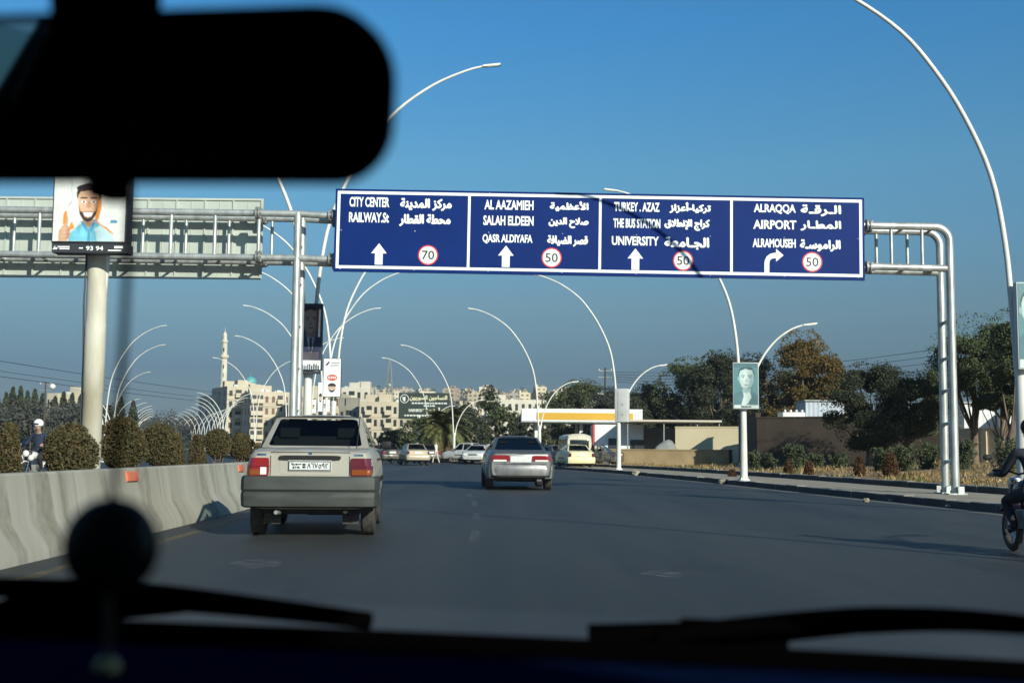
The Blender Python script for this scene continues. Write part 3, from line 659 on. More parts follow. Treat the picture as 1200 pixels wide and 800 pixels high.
def strut(a, b, r=.04): mb = MB(); mb.tube([a, b], r, 8); mb.build('strut', M_galv, gan, smooth=50)
for px in (1044, 1080): v = gp(px, 266); w_ = gp(px, 314.6); strut(v, Vector((v.x, 0, w_.z)))
for px in (1036, 1073): v = gp(px, 266); w_ = gp(px, 314.6); strut(Vector((v.x, DG, v.z)), Vector((v.x, DG, w_.z)))
for px in (1026, 1062, 1098):
    v = gp(px, 266); w_ = gp(px, 314.6); strut(v, v + Vector((0, DG, 0)), .032); strut(w_, w_ + Vector((0, DG, 0)), .032)
for py in (375, 418, 456, 495, 540): z = gp(1112, py).z; strut(Vector((xs, 0, z)), Vector((xs, DG, z - .02)), .045)
for py in (285, 330, 380, 430, 480): z = gp(343, py).z; strut(Vector((0, 0, z)), Vector((0, DG, z)), .04)
x = -.9
while x > -15.4:
    strut(Vector((x, 0, lt.z + .02)), Vector((x, 0, llz)), .045); strut(Vector((x + .18, DG, lt.z + .02)), Vector((x + .18, DG, llz)), .04)
    strut(Vector((x, 0, llz + .01)), Vector((x, DG, llz + .01)), .032); x -= 1.02
for x in (gp(450, 0).x, gp(549, 0).x, gp(650, 0).x, gp(760, 0).x, gp(857, 0).x, gp(960, 0).x):
    px = 600 + (x + GO.x) / GY * 1400; strut(gp(px, 254 + (px - 393) * .0165), gp(px, 304 + (px - 393) * .0165)); strut(gp(px, 254 + (px - 393) * .0165, DG), gp(px, 304 + (px - 393) * .0165, DG))

# blue board; u along its lower edge, v up, both measured from the lower left corner
SY = GY - .26
cBL, cBR, cTL = P(390.5, 317.8, SY), P(1013.5, 328.6, SY), P(392, 218.2, SY)
uvec = (cBR - cBL); SW = uvec.length; uvec.normalize(); vvec = Vector((-uvec.z, 0, uvec.x)); SH = 99.2 / 1400 * SY
def S(px, py):
    d = P(px, py, SY) - cBL; return d.dot(uvec), d.dot(vvec)
M4 = Matrix(((uvec.x, 0, vvec.x, 0), (0, 1, 0, 0), (uvec.z, 0, vvec.z, 0), (0, 0, 0, 1)))
def place_sign(o, extra=0): o.matrix_local = Matrix.Translation(L_(cBL)) @ M4
mb = MB(); mb.box((SW / 2, .03, SH / 2), (SW, .06, SH)); board = mb.build('sign_board', M_blue, gan); place_sign(board)
mb = MB()
for x in [i * SW / 14 for i in range(15)]: mb.box((min(max(x, .04), SW - .04), .075, SH / 2), (.05, .03, SH))
mb.build('stiffener', M_galvd, board)
mb = MB(); sh = MB()
for i in range(8):
    for z in (.06, SH / 2, SH - .05): mb.lathe([(.012, -.006), (.0, -.010)], 6, (.15 + i * (SW - .3) / 7, 0, z), 'Y')
mb.build('rivet', M_galv, board)
y1 = -.003
def qd(m, x0, z0, x1, z1, mi=0, y=y1): m.add([(x0, y, z0), (x1, y, z0), (x1, y, z1), (x0, y, z1)], [(0, 1, 2, 3)], mi)
bw = .066; il = S(393.6, 300)[0]; ir = SW - il; ib = .075; it = SH - .05
bd = MB(); qd(bd, il, ib, ir, ib + bw); qd(bd, il, it - bw, ir, it); qd(bd, il, ib + bw, il + bw, it - bw); qd(bd, ir - bw, ib + bw, ir, it - bw)
for px in (549.4, 703.2, 857.2): u = S(px, 270)[0]; qd(bd, u - bw * .45, ib + bw, u + bw * .45, it - bw)
bd.raw('white_border', M_signw, board)
TX = [('CITY CENTER', 409.8, 457.2, 230.6, 242.3), ('RAILWAY.St', 409.2, 456.6, 248.5, 260.4), ('AL AAZAMIEH', 567.9, 626.2, 234.2, 245.4), ('SALAH ELDEEN', 566.5, 626.2, 252.4, 263.8), ('QASR ALDIYAFA', 565.6, 624.8, 274.2, 285.4),
      ('TURKEY . AZAZ', 719.8, 773.8, 236.8, 247.6), ('THE BUS STATION', 718.9, 774.6, 255.8, 266.8), ('UNIVERSITY', 717, 772.9, 276.5, 287.2), ('ALRAQQA', 883.3, 933.2, 238.8, 250.4), ('AIRPORT', 882.7, 933.8, 257.5, 268.2), ('ALRAMOUSEH', 882, 933, 279.3, 289.7)]
TA = [('مركز المدينة', 469.8, 529.8, 232.6, 246), ('محطة القطار', 468.7, 528.4, 251, 264.5), ('الأعظمية', 645, 689.9, 236, 247), ('صلاح الدين', 643.5, 689.9, 255, 266.5), ('قصر الضيافة', 642, 689, 276, 288),
      ('تركيا-أعزاز', 785, 833.2, 237.3, 249.2), ('كراج الإنطلاق', 779.3, 831.9, 257, 269.3), ('الجـامعة', 779.3, 831, 278, 291.5), ('الـرقـة', 938.8, 985.7, 240.3, 252.6), ('المطـار', 938.5, 985.7, 258.7, 269.8), ('الراموسـة', 938, 984.9, 281, 293.8)]
lt_ = MB()
for ar, lst in ((False, TX), (True, TA)):
    for (s, a, b, c, d) in lst:
        u0, v1 = S(a, c); _, v0 = S(a, d); u1 = u0 + (b - a) / 1400 * SY
        text_into(lt_, s, u0, u1, v0, v1, -.004, ar, .032 if not ar else .055)
lt_.raw('lettering', M_signw, board)
for (cx, cy) in ((444, 297.6), (592.8, 300.3), (744.6, 303.7)):
    a = MB(); u, v = S(cx, cy); k = SY / 1400
    poly(a, [(u - 4.6 * k, v - 12.8 * k), (u + 4.6 * k, v - 12.8 * k), (u + 4.6 * k, v + .8 * k), (u + 9.2 * k, v + .8 * k), (u, v + 12.8 * k), (u - 9.2 * k, v + .8 * k), (u - 4.6 * k, v + .8 * k)], -.004, 0)
    a.raw('arrow', M_signw, board)
a = MB(); u, v = S(896, 320.3); k = SY / 1400
inn = [(5.6, 0), (5.6, 13), (6.3, 15.6), (8.2, 17.5), (11, 18.3)]; out = [(11, 24.6), (6.5, 23.4), (2.4, 20), (.3, 15.5), (-.2, 12), (-.2, 0)]
poly(a, [(u + x * k, v + z * k) for x, z in inn + [(13.6, 18.4), (13.6, 14.3), (22.4, 22), (13.6, 29.6), (13.6, 24.8)] + out], -.004, 0); a.raw('arrow', M_signw, board)
for (cx, cy, n) in ((501.6, 298.9, '70'), (646.4, 302, '50'), (800.5, 305.4, '50'), (951.8, 307, '50')):
    a = MB(); u, v = S(cx, cy); k = SY / 1400
    poly(a, ell(u, v, 12 * k, 12 * k, 28), -.0035, 0); poly(a, ell(u, v, 10.4 * k, 10.4 * k, 28), -.0045, 1)
    text_into(a, n, u - 7.4 * k, u + 7.4 * k, v - 5.4 * k, v + 5.4 * k, -.0055, False, .012, 2); a.raw('speed_disc', [M_red, M_signw, M_black], board)

# grey back of the other carriageway's board, behind the cantilever
bz0, bz1 = gp(150, 319.5).z, gp(150, 222).z
M_back = mat('board_back', (.46, .50, .45), .5, .15, var=.12, scale=1.5)
xa = gp(300.5, 270).x - .05
mb = MB(); mb.box(((xa - 15.2) / 2, DG + .32, (bz0 + bz1) / 2), (xa + 15.2, .05, bz1 - bz0)); ob = mb.build('opposite_sign_back', M_back, gan)
mb = MB(); x = xa - .03
while x > -15: mb.box((x, DG + .275, (bz0 + bz1) / 2), (.035, .035, bz1 - bz0 - .02)); mb.box((x - .33, DG + .288, (bz0 + bz1) / 2), (.012, .012, bz1 - bz0 - .02)); x -= .68
for z in (bz0 + .03, bz1 - .03, bz0 + .42): mb.box(((xa - 15.2) / 2, DG + .268, z), (xa + 15.1, .02, .05))
mb.build('stiffener', M_back, ob)
mb = MB(); x = xa - .4
while x > -15:
    for z in (lt.z + .02, llz + .01): mb.box((x, DG + .18, z), (.06, .2, .12))
    x -= 2.04
mb.build('clamp', M_galvd, gan)

# ------------------------------------------------------------------ cars
def body_loft(st):
    # st: list of (y, halfwidth, z_bottom, z_top, shoulder) from rear to front
    vs, fs = [], []; prof_n = None
    for (y, w, zb, zt, sh) in st:
        h = zt - zb
        half = [(0, zb), (.72 * w, zb), (.90 * w, zb + .03 * h), (.965 * w, zb + .13 * h), (.99 * w, zb + .3 * h), (w, zb + .48 * h), (.992 * w, zb + .66 * h), (.965 * w, zb + .83 * h), (.93 * w, zb + .93 * h), (.885 * w, zt - .006), (.82 * w, zt + .004), (.45 * w, zt + sh * .8), (0, zt + sh)]
        ring = half + [(-x, z) for x, z in reversed(half[1:-1])]
        prof_n = len(ring); vs += [(x, y, z) for x, z in ring]
    for i in range(len(st) - 1):
        for k in range(prof_n): fs.append((i * prof_n + k, i * prof_n + (k + 1) % prof_n, (i + 1) * prof_n + (k + 1) % prof_n, (i + 1) * prof_n + k))
    for base, rev in ((0, True), ((len(st) - 1) * prof_n, False)):
        m = 12
        for k in range(m):                       # horizontal strips across the end
            a, b = base + k, base + k + 1; c, d = base + (prof_n - k - 1) % prof_n, base + (prof_n - k) % prof_n
            if k == 0: f = (a, b, c)
            elif k == m - 1: f = (a, b, base + (prof_n - k)) 
            else: f = (a, b, c, d)
            fs.append(tuple(f))
    return vs, fs
def rrect(u0, u1, v0, v1, r, n=4):
    out = []
    for (cx, cy, a0) in ((u1 - r, v1 - r, 0), (u0 + r, v1 - r, 90), (u0 + r, v0 + r, 180), (u1 - r, v0 + r, 270)):
        for k in range(n + 1): a = R(a0 + 90 * k / n); out.append((cx + r * math.cos(a), cy + r * math.sin(a)))
    return out
def panel(frame, quad, ins, rad, gl, bulge=(0, 0, 0)):
    """frame face with a rounded opening; quad = 4 corners (lower a, lower b, upper b, upper a); returns glass outline"""
    a, b, c, d = [Vector(q) for q in quad]; bv = Vector(bulge)
    def Q(u, v): return (a * (1 - u) + b * u) * (1 - v) + (d * (1 - u) + c * u) * v + bv * (4 * u * (1 - u)) * (.6 + .4 * v)
    pad = 4
    ins_pts = rrect(ins[0], 1 - ins[1], ins[2], 1 - ins[3], rad)
    # outer points: project each inner point to the square from the centre
    outp = []
    cu, cv = (ins[0] + 1 - ins[1]) / 2, (ins[2] + 1 - ins[3]) / 2
    for (u, v) in ins_pts:
        du, dv = u - cu, v - cv
        t = min([x for x in (((1 - cu) / du) if du > 1e-9 else 9e9, (-cu / du) if du < -1e-9 else 9e9, ((1 - cv) / dv) if dv > 1e-9 else 9e9, (-cv / dv) if dv < -1e-9 else 9e9)])
        outp.append((cu + du * t, cv + dv * t))
    # snap nearest to the true corners
    for cr in ((0, 0), (1, 0), (1, 1), (0, 1)):
        i = min(range(len(outp)), key=lambda k: (outp[k][0] - cr[0]) ** 2 + (outp[k][1] - cr[1]) ** 2); outp[i] = cr
    n = len(outp)
    frame.add([Q(*p) for p in outp] + [Q(*p) for p in ins_pts], [(i, (i + 1) % n, n + (i + 1) % n, n + i) for i in range(n)])
    gi = [Q(*p) for p in ins_pts]
    # grid glass (fan from centre line keeps the bulge)
    cpt = Q(cu, cv); gl.add(gi + [cpt], [(i, (i + 1) % n, n) for i in range(n)])
def tread_wheel(parent, x, y, r, w, rim_m):
    side = 1 if x > 0 else -1
    m = MB(); hw = w / 2
    m.lathe([(r * .62, -hw * .9), (r * .88, -hw), (r * .97, -hw * .82), (r, -hw * .5), (r, hw * .5), (r * .97, hw * .82), (r * .88, hw), (r * .62, hw * .9)], 28, (0, 0, 0), 'X')
    for q in (-.3, 0, .3): m.lathe([(r + .001, q * w - .006), (r + .003, q * w), (r + .001, q * w + .006)], 28, (0, 0, 0), 'X')
    t = bpy.data.objects.new('wheel', None); COL.objects.link(t); t.parent = parent; t.location = (x, y, r)
    m.build('tyre', M_rubber, t, smooth=40)
    m = MB(); m.lathe([(r * .63, side * hw * .75), (r * .58, side * hw * .8), (r * .54, side * hw * .5), (r * .2, side * hw * .62), (0, side * hw * .7)], 24, (0, 0, 0), 'X')
    m.lathe([(r * .62, -side * hw * .7), (0, -side * hw * .6)], 20, (0, 0, 0), 'X')
    for k in range(7): a = k * .9; m.box((side * hw * .66, r * .38 * math.cos(a), r * .38 * math.sin(a)), (.02, r * .32, r * .1), (a, 0, 0))
    m.build('rim', rim_m, t, smooth=40); return t
def conform(bvh, dirv, u0, u1, z0, z1, off, nu=8, nz=4, rad=.0, start=6, thick=.02):
    """patch that follows the body, seen along dirv ('r' from the rear, 'R'/'L' from the sides, 'f' from the front)"""
    m = MB(); pts = {}; rows = []
    for j in range(nz + 1):
        row = []
        for i in range(nu + 1):
            u = lerp(u0, u1, i / nu); z = lerp(z0, z1, j / nz)
            if rad > 0:                              # rounded corners: pull corner points in
                du = min(u - min(u0, u1), max(u0, u1) - u); dz = min(z - z0, z1 - z)
                if du < rad and dz < rad:
                    q = Vector((rad - du, rad - dz)); 
                    if q.length > rad:
                        q *= (q.length - rad) / q.length
                        u += q.x * (1 if u < (u0 + u1) / 2 else -1); z += q.y * (1 if z < (z0 + z1) / 2 else -1)
            if dirv == 'r': o_, d_ = Vector((u, -start, z)), Vector((0, 1, 0))
            elif dirv == 'f': o_, d_ = Vector((u, start, z)), Vector((0, -1, 0))
            else: s = 1 if dirv == 'R' else -1; o_, d_ = Vector((s * start, u, z)), Vector((-s, 0, 0))
            h = bvh.ray_cast(o_, d_)
            row.append((h[0] - d_ * off) if h[0] is not None else None)
        rows.append(row)
    good = [p for r_ in rows for p in r_ if p is not None]
    if not good: return m
    for r_ in rows:
        for i in range(len(r_)):
            if r_[i] is None: r_[i] = min((p for p in r_ if p is not None), key=lambda p: 0, default=good[0])
    w = nu + 1; vs = [p for r_ in rows for p in r_]; d_ = {'r': Vector((0, 1, 0)), 'f': Vector((0, -1, 0)), 'R': Vector((-1, 0, 0)), 'L': Vector((1, 0, 0))}[dirv]
    fs = [(j * w + i, j * w + i + 1, (j + 1) * w + i + 1, (j + 1) * w + i) for j in range(nz) for i in range(nu)]
    k = len(vs); edge = [i for i in range(w)] + [j * w + nu for j in range(1, nz + 1)] + [nz * w + i for i in range(nu - 1, -1, -1)] + [j * w for j in range(nz - 1, 0, -1)]
    vs = vs + [vs[e] + d_ * thick for e in edge]; ne = len(edge)
    fs += [(edge[i], edge[(i + 1) % ne], k + (i + 1) % ne, k + i) for i in range(ne)]
    m.add(vs, fs); return m
M_glasscar = glass('car_glass', (.74, .82, .78), .05); M_glasstint = glass('tinted_car_glass', (.06, .08, .10), .07)
M_lampred = mat('tail_lamp_red', (.22, .010, .014), .12, coat=.6); M_lamporange = mat('indicator_orange', (.20, .05, .010), .15, coat=.6); M_lampclear = mat('lamp_clear', (.70, .68, .66), .12, coat=.5)
M_lampdk = mat('tail_lamp_dark', (.10, .014, .026), .12, coat=.6)
M_under = mat('underbody', (.02, .019, .018), .9, var=.4, scale=8); M_cabin = mat('car_cabin', (.010, .010, .011), .9, spec=.1); M_plate = mat('plate_white', (.62, .64, .63), .5, var=.15, scale=12)
M_chrome = mat('chrome', (.6, .6, .6), .15, 1.0); M_plastic = mat('dark_plastic', (.012, .012, .013), .6, spec=.25); M_rim = mat('steel_rim', (.30, .30, .30), .45, .6, var=.3, scale=10); M_seal = mat('rubber_seal', (.01, .01, .01), .7)
def paint(name, c, metal=.3, dust=(.30, .26, .19), rough=.34):
    m = bpy.data.materials.new(name); m.use_nodes = True; n, l = m.node_tree.nodes, m.node_tree.links; b = n['Principled BSDF']
    tc = n.new('ShaderNodeTexCoord'); mp = n.new('ShaderNodeMapping'); mp.inputs['Scale'].default_value = (1, 1, .5); l.new(tc.outputs['Object'], mp.inputs[0])
    t = n.new('ShaderNodeTexNoise'); t.inputs['Scale'].default_value = 4.5; t.inputs['Detail'].default_value = 7; l.new(mp.outputs[0], t.inputs['Vector'])
    r = n.new('ShaderNodeValToRGB'); r.color_ramp.elements[0].position = .35; r.color_ramp.elements[1].position = .75; l.new(t.outputs[0], r.inputs[0])
    x = n.new('ShaderNodeMix'); x.data_type = 'RGBA'; x.inputs[6].default_value = (*c, 1); x.inputs[7].default_value = (*dust, 1)
    q = n.new('ShaderNodeMath'); q.operation = 'MULTIPLY'; q.inputs[1].default_value = .62; l.new(r.outputs[0], q.inputs[0]); l.new(q.outputs[0], x.inputs[0]); l.new(x.outputs[2], b.inputs['Base Color'])
    b.inputs['Metallic'].default_value = metal; b.inputs['Roughness'].default_value = rough; b.inputs['Coat Weight'].default_value = .35; b.inputs['Coat Roughness'].default_value = .15
    rr_ = n.new('ShaderNodeMath'); rr_.operation = 'MULTIPLY_ADD'; rr_.inputs[1].default_value = .3; rr_.inputs[2].default_value = rough; l.new(r.outputs[0], rr_.inputs[0]); l.new(rr_.outputs[0], b.inputs['Roughness']); return m

def make_car(name, label, cat, loc, rz, c, group=None):
    """c: dict of measures. Origin on the ground at the car's centre, nose towards +y."""
    t = thing(name, label, cat, loc, rz, group)
    L, W, H = c['L'], c['W'], c['H']; hw = W / 2; yr, yf = -L / 2, L / 2
    zb, deck, belt, hood = c['zb'], c['deck'], c['belt'], c['hood']; rnd = c.get('round', .5)
    tip = c.get('tail', 0.0)
    st = [(yr, hw * (.90 - .05 * rnd), zb + .05, deck - .05 - tip, .02), (yr + .03, hw * (.94 - .04 * rnd), zb + .02, deck - .018 - tip * .6, .02), (yr + .10, hw * (.97 - .03 * rnd), zb, deck, .02), (yr + .28, hw * (.99 - .015 * rnd), zb, deck + .012, .022),
          (yr + .6, hw, zb, lerp(deck, belt, .3) + .01, .02), (c['rbase'] + .05, hw, zb, belt, .02), (0, hw, zb, belt, .0), (c['fbase'] - .25, hw, zb, belt - .02, .02), (c['fbase'] + .1, hw * .99, zb, lerp(belt, hood, .55), .05), (yf - .5, hw * .97, zb, hood, .05), (yf - .18, hw * .94, zb, hood - .06, .03), (yf - .05, hw * .88, zb + .02, hood - .14, .02), (yf, hw * .80, zb + .06, hood - .24, .01)]
    m = MB(); m.add(*body_loft(st)); body = m.build('body', c['paint'], t)
    wr = c['wr']; ya, yb = c['axles']
    # wheel arches
    cut = MB()
    for y in (ya, yb):
        for s in (-1, 1): cut.lathe([(0, -.16), (wr + .055, -.16), (wr + .055, .16), (0, .16)], 24, (s * (hw - .08), y, wr + .01), 'X')
    co = cut.build('cutter', M_under, None)
    bo = body.modifiers.new('b', 'BOOLEAN'); bo.operation = 'DIFFERENCE'; bo.solver = 'EXACT'; bo.object = co
    bpy.context.view_layer.update(); ev = body.evaluated_get(bpy.context.evaluated_depsgraph_get()); nm = bpy.data.meshes.new_from_object(ev)
    body.modifiers.clear(); body.data = nm; bpy.data.objects.remove(co)
    if len(nm.materials) < 2: nm.materials.append(M_under)
    nm.shade_smooth(); nm.set_sharp_from_angle(angle=R(32))
    bvh = BVHTree.FromPolygons([v.co.copy() for v in nm.vertices], [tuple(p.vertices) for p in nm.polygons])
    # glasshouse
    rb, rt, ft, fb = c['rbase'], c['rtop'], c['ftop'], c['fbase']; gw, rw = hw * c.get('gw', .90), c['roofw'] / 2; zt = H - .05; z0 = belt + .004
    fr, gl = MB(), MB(); gz_ = [MB() for _ in range(4)]
    A, B, C_, D = (-gw * c.get('rgw', 1), rb, z0), (gw * c.get('rgw', 1), rb, z0), (rw, rt, zt), (-rw, rt, zt)
    E_, F_, G_, H_ = (-gw, fb, z0 - .03), (gw, fb, z0 - .03), (rw * .97, ft, zt), (-rw * .97, ft, zt)
    panel(fr, (A, B, C_, D), (.055, .055, .06, .05), .06, gz_[0], (0, -.05, .01)); panel(fr, (F_, E_, H_, G_), (.05, .05, .05, .05), .06, gz_[1], (0, .08, 0))
    for s, (lo0, lo1, hi1, hi0), gm in ((1, (B, F_, G_, C_), gz_[2]), (-1, (A, E_, H_, D), gz_[3])):
        lo0, lo1, hi1, hi0 = map(Vector, (lo0, lo1, hi1, hi0)); ml = (lo0 + lo1) / 2; mh = (hi0 + hi1) / 2; mh.y = ml.y = c.get('bpillar', 0.05)
        panel(fr, (lo0, ml, mh, hi0), (.2, .05, .07, .10), .08, gm, (0, 0, 0)); panel(fr, (ml, lo1, hi1, mh), (.05, .2, .07, .10), .08, gm, (0, 0, 0))
    pil = fr.build('window_frame', c['paint'], body, smooth=35)
    rf = MB(); nx = 8; rows = []
    vs = []; ny = 6
    for j in range(ny + 1):
        y = lerp(rt, ft, j / ny); ww = lerp(rw, rw * .97, j / ny); arch = .05 * math.sin(math.pi * (.12 + .76 * j / ny))
        for i in range(nx + 1):
            u = -1 + 2 * i / nx; vs.append((u * ww, y + (-.05 if j == 0 else .06 if j == ny else 0) * (1 - u * u), zt + arch * (1 - abs(u) ** 3) + (.004)))
    rf.add(vs, [(j * (nx + 1) + i, j * (nx + 1) + i + 1, (j + 1) * (nx + 1) + i + 1, (j + 1) * (nx + 1) + i) for j in range(ny) for i in range(nx)])
    rf.build('roof', c.get('roof_paint', c['paint']), body, smooth=50)
    for nm_, g_ in zip(('rear_window', 'windscreen', 'side_window', 'side_window'), gz_):
        g_.build(nm_, c.get('rglass', M_glasscar) if nm_ != 'windscreen' else M_glasscar, body, smooth=60)
    # dark seal round the rear glass
    # cabin
    cb = MB(); cb.box((0, rb + .35, belt - .06), (gw * 1.7, .6, .04)); cb.box((0, rb + .62, belt + .03), (gw * 1.55, .16, .22), (R(-12), 0, 0))
    for s in (-1, 1):
        cb.box((s * gw * .48, .18, belt + .02), (.44, .12, .46), (R(-10), 0, 0)); cb.box((s * gw * .48, .1, belt + .32), (.24, .09, .16)); cb.box((s * gw * .5, rb + .55, belt + .2), (.24, .08, .12))
    cb.box((0, fb - .35, belt - .04), (gw * 1.7, .5, .12)); cb.box((0, ft + .02, zt - .1), (.24, .03, .07)); cb.build('cabin_trim', M_cabin, t)
    # under, wheels
    un = MB(); un.box((0, 0, zb - .02), (W * .78, L * .92, .06)); un.box((0, ya, zb - .04), (W * .72, .1, .1)); un.tube([(.35, yr + .6, zb - .03), (.42, yr + .08, zb - .02)], .03, 8); un.box((.2, yr + .5, zb - .02), (.5, .26, .12)); un.build('underbody', M_under, t)
    for (x, y) in ((-1, ya), (1, ya), (-1, yb), (1, yb)): tread_wheel(t, x * (hw - .11), y, wr, c.get('tw', .18), c.get('rim', M_rim))
    # mirrors
    for s in (-1, 1):
        m = MB(); m.box((s * (hw + .05), fb - .42, belt + .06), (.14, .09, .10)); m.box((s * (hw - .04), fb - .40, belt + .03), (.12, .04, .05)); bevel(m.build('door_mirror', c.get('mirror', M_plastic), t), .025)
    # doors: shut lines and handles
    for sd, s in (('R', 1), ('L', -1)):
        for y in (c.get('bpillar', .05), c.get('bpillar', .05) + 1.05, max(c.get('bpillar', .05) - .85, ya + wr + .1)):
            conform(bvh, sd, y - .006, y + .006, zb + .12, belt - .05, .001, 1, 6, thick=.006).build('shut_line', M_seal, body)
        for y in (.0, -.85):
            conform(bvh, sd, y - .17 + .05, y + .05, belt - .15, belt - .12, .018, 3, 1).build('door_handle', c.get('handle', M_plastic), body)
        conform(bvh, sd, ya + wr + .12, yb - wr - .12, zb + .30, zb + .36, .014, 8, 1).build('side_strip', c.get('strip', M_plastic), body)
    # bumpers
    bz0, bz1 = c['bump']; ov = c.get('bump_out', .07)
    prof = [(0, bz0), (ov * .8, bz0 + .02), (ov, lerp(bz0, bz1, .3)), (ov, lerp(bz0, bz1, .42)), (ov * .72, lerp(bz0, bz1, .5)), (ov * 1.05, lerp(bz0, bz1, .58)), (ov, bz1 - .05), (ov * .7, bz1 - .008), (0, bz1)] if c.get('bump_step') else [(0, bz0), (ov * .6, bz0 + .02), (ov * .85, lerp(bz0, bz1, .3)), (ov, lerp(bz0, bz1, .62)), (ov * .85, bz1 - .06), (ov * .4, bz1 - .01), (0, bz1)]
    for end in (-1, 1):
        path = [];  yy = yr if end < 0 else yf
        for k in range(17):
            u = -1 + k / 8; a = abs(u); hwb = hw if end < 0 else hw * .93; cr_ = .09 + .09 * rnd; x = math.copysign(min(a / .80, 1) * (hwb - cr_), u)
            dy = 0.0 + .05 * rnd * (x / hw) ** 2
            if a > .80: f = (a - .80) / .20; x = math.copysign(hwb - cr_ + cr_ * math.sin(f * 1.5708), u); dy = .05 * rnd + (.09 + .12 * rnd) * (1 - math.cos(f * 1.5708))
            path.append((x, dy))
        path = [(path[0][0], path[0][1] + .30)] + path + [(path[-1][0], path[-1][1] + .30)]
        bmv, n = [], len(prof); ctr = Vector((0, .6))
        for (x, dy) in path:
            d = Vector((x, dy - .75)); d.normalize(); d = Vector((d.x * .4, d.y)); 
            for (o_, z) in prof: bmv.append((x + d.x * o_, (yy + dy + d.y * o_ + .015) if end < 0 else (yy - dy - d.y * o_ - .06), z))
        m = MB(); m.add(bmv, [(i * n + k, i * n + k + 1, (i + 1) * n + k + 1, (i + 1) * n + k) for i in range(len(path) - 1) for k in range(n - 1)]); m.build('bumper', c['bumper'], t, smooth=38)
    # rear lights
    x0, x1, lz0, lz1 = c['tail_lamp']
    for s in (-1, 1):
        style = c['lights']
        if style == 'near':
            a = conform(bvh, 'r', s * x0, s * x1, lz0, lz1, .018, 10, 4, .02, thick=.05).build('tail_lamp', M_lampred if s < 0 else M_lampdk, t, smooth=40)
            conform(bvh, 'r', s * (x0 + .02), s * (x1 - .01), lz0 + .012, lz0 + .075, .024, 8, 2).build('indicator', M_lamporange, a)
            conform(bvh, 'r', s * (x0 + .03), s * (x0 + .10), lz0 + .015, lz0 + .10, .028, 3, 2).build('reversing_lamp', M_lampclear, a) if s < 0 else None
            conform(bvh, 'r', s * (x0 - .004), s * (x1 + .004), lerp(lz0, lz1, .52) - .004, lerp(lz0, lz1, .52) + .004, .026, 8, 1).build('ridge', M_lampdk, a)
        elif style == 'wide':
            a = conform(bvh, 'r', s * x0, s * x1, lerp(lz0, lz1, .15), lz1, .012, 8, 4, .03, thick=.04).build('tail_lamp', M_lampred, t, smooth=40)
            conform(bvh, 'r', s * (x0 + .08), s * (x1 - .12), lz0 + .02, lerp(lz0, lz1, .36), .02, 8, 2, .015).build('reversing_lamp', M_lampclear, a)
        else:
            conform(bvh, 'r', s * x0, s * x1, lz0, lz1, .014, 6, 4, .02, thick=.04).build('tail_lamp', M_lampdk if c.get('darklamp') else M_lampred, t, smooth=40)
        m = conform(bvh, 'f', s * hw * .45, s * hw * .76, hood - .30, hood - .17, .012, 5, 2, .02, thick=.05); m.build('headlight', M_lampclear, t, smooth=40)
    conform(bvh, 'f', -hw * .38, hw * .38, hood - .29, hood - .2, .008, 8, 2).build('grille', M_plastic, t)
    # plate
    pw_, ph_, pz = c['plate']
    pl = conform(bvh, 'r', -pw_ / 2, pw_ / 2, pz - ph_ / 2, pz + ph_ / 2, .022, 6, 2, .0, thick=.03).build('number_plate', M_plate, t)
    yp = bvh.ray_cast(Vector((0, -6, pz)), Vector((0, 1, 0)))[0].y - .028
    return t, bvh, pl, yp, body
def rear_pane(px, py, Y): return P(px, py, Y)

# near saloon
near_c = dict(L=3.95, W=1.56, H=1.50, zb=.34, deck=1.03, belt=1.06, hood=.98, rbase=-1.32, rtop=-.72, ftop=.42, fbase=1.12, roofw=1.08, gw=.93, rgw=.90, axles=(-1.18, 1.12), wr=.275, tw=.175, round=.12, tail=.0,
              paint=paint('champagne_paint', (.42, .40, .345), .25, (.24, .215, .165)), bump=(.36, .735), bump_out=.09, bump_step=True, bumper=mat('grey_bumper', (.042, .049, .045), .65, scale=5, col2=(.025, .028, .026), stretch=(.4, 1, 2)), tail_lamp=(.475, .738, .735, .945), lights='near', plate=(.50, .125, .855))
pc = G(366, 623); near, bvh, pl, yp, body = make_car('saloon_car', 'dusty champagne saloon with grey bumper, nearest car, beside the concrete barrier', 'car', (-2.53, 16.15, 0), R(4.6), near_c)
m = MB(); fr_ = [(-.27, .785), (.27, .785), (.27, .925), (-.27, .925)]
qd(m, -.24, .80, .24, .808, y=yp - .004); qd(m, -.24, .902, .24, .910, y=yp - .004); qd(m, -.245, .80, -.238, .91, y=yp - .004); qd(m, .238, .80, .245, .91, y=yp - .004)
text_into(m, '٨٦٧٥٩٢', -.03, .215, .825, .89, yp - .004, False, .004)
text_into(m, 'سوريا', -.21, -.10, .862, .893, yp - .004, True); text_into(m, 'SYR', -.20, -.11, .822, .848, yp - .004)
for k in range(2): qd(m, -.085, .83 + .03 * k, -.05, .85 + .03 * k, y=yp - .004)
m.raw('plate_lettering', M_black, pl)
conform(bvh, 'r', -.355, .355, .79 - .04, .99, .004, 8, 4, .03, thick=.012).build('boot_recess', near_c['paint'], body, smooth=30)
conform(bvh, 'r', -.36, .36, .925, .975, .035, 10, 2, .02, thick=.05).build('boot_handle', M_plastic, body, smooth=40)
conform(bvh, 'r', -.62, -.51, .972, .992, .006, 3, 1).build('badge', M_chrome, body); conform(bvh, 'r', .51, .62, .972, .992, .006, 3, 1).build('badge', M_chrome, body); conform(bvh, 'r', -.02, .02, .985, 1.01, .008, 2, 1).build('badge', M_chrome, body)
for x in (-.462, .462): conform(bvh, 'r', x - .005, x + .005, .735, 1.005, .003, 1, 6, thick=.005).build('shut_line', M_seal, body)
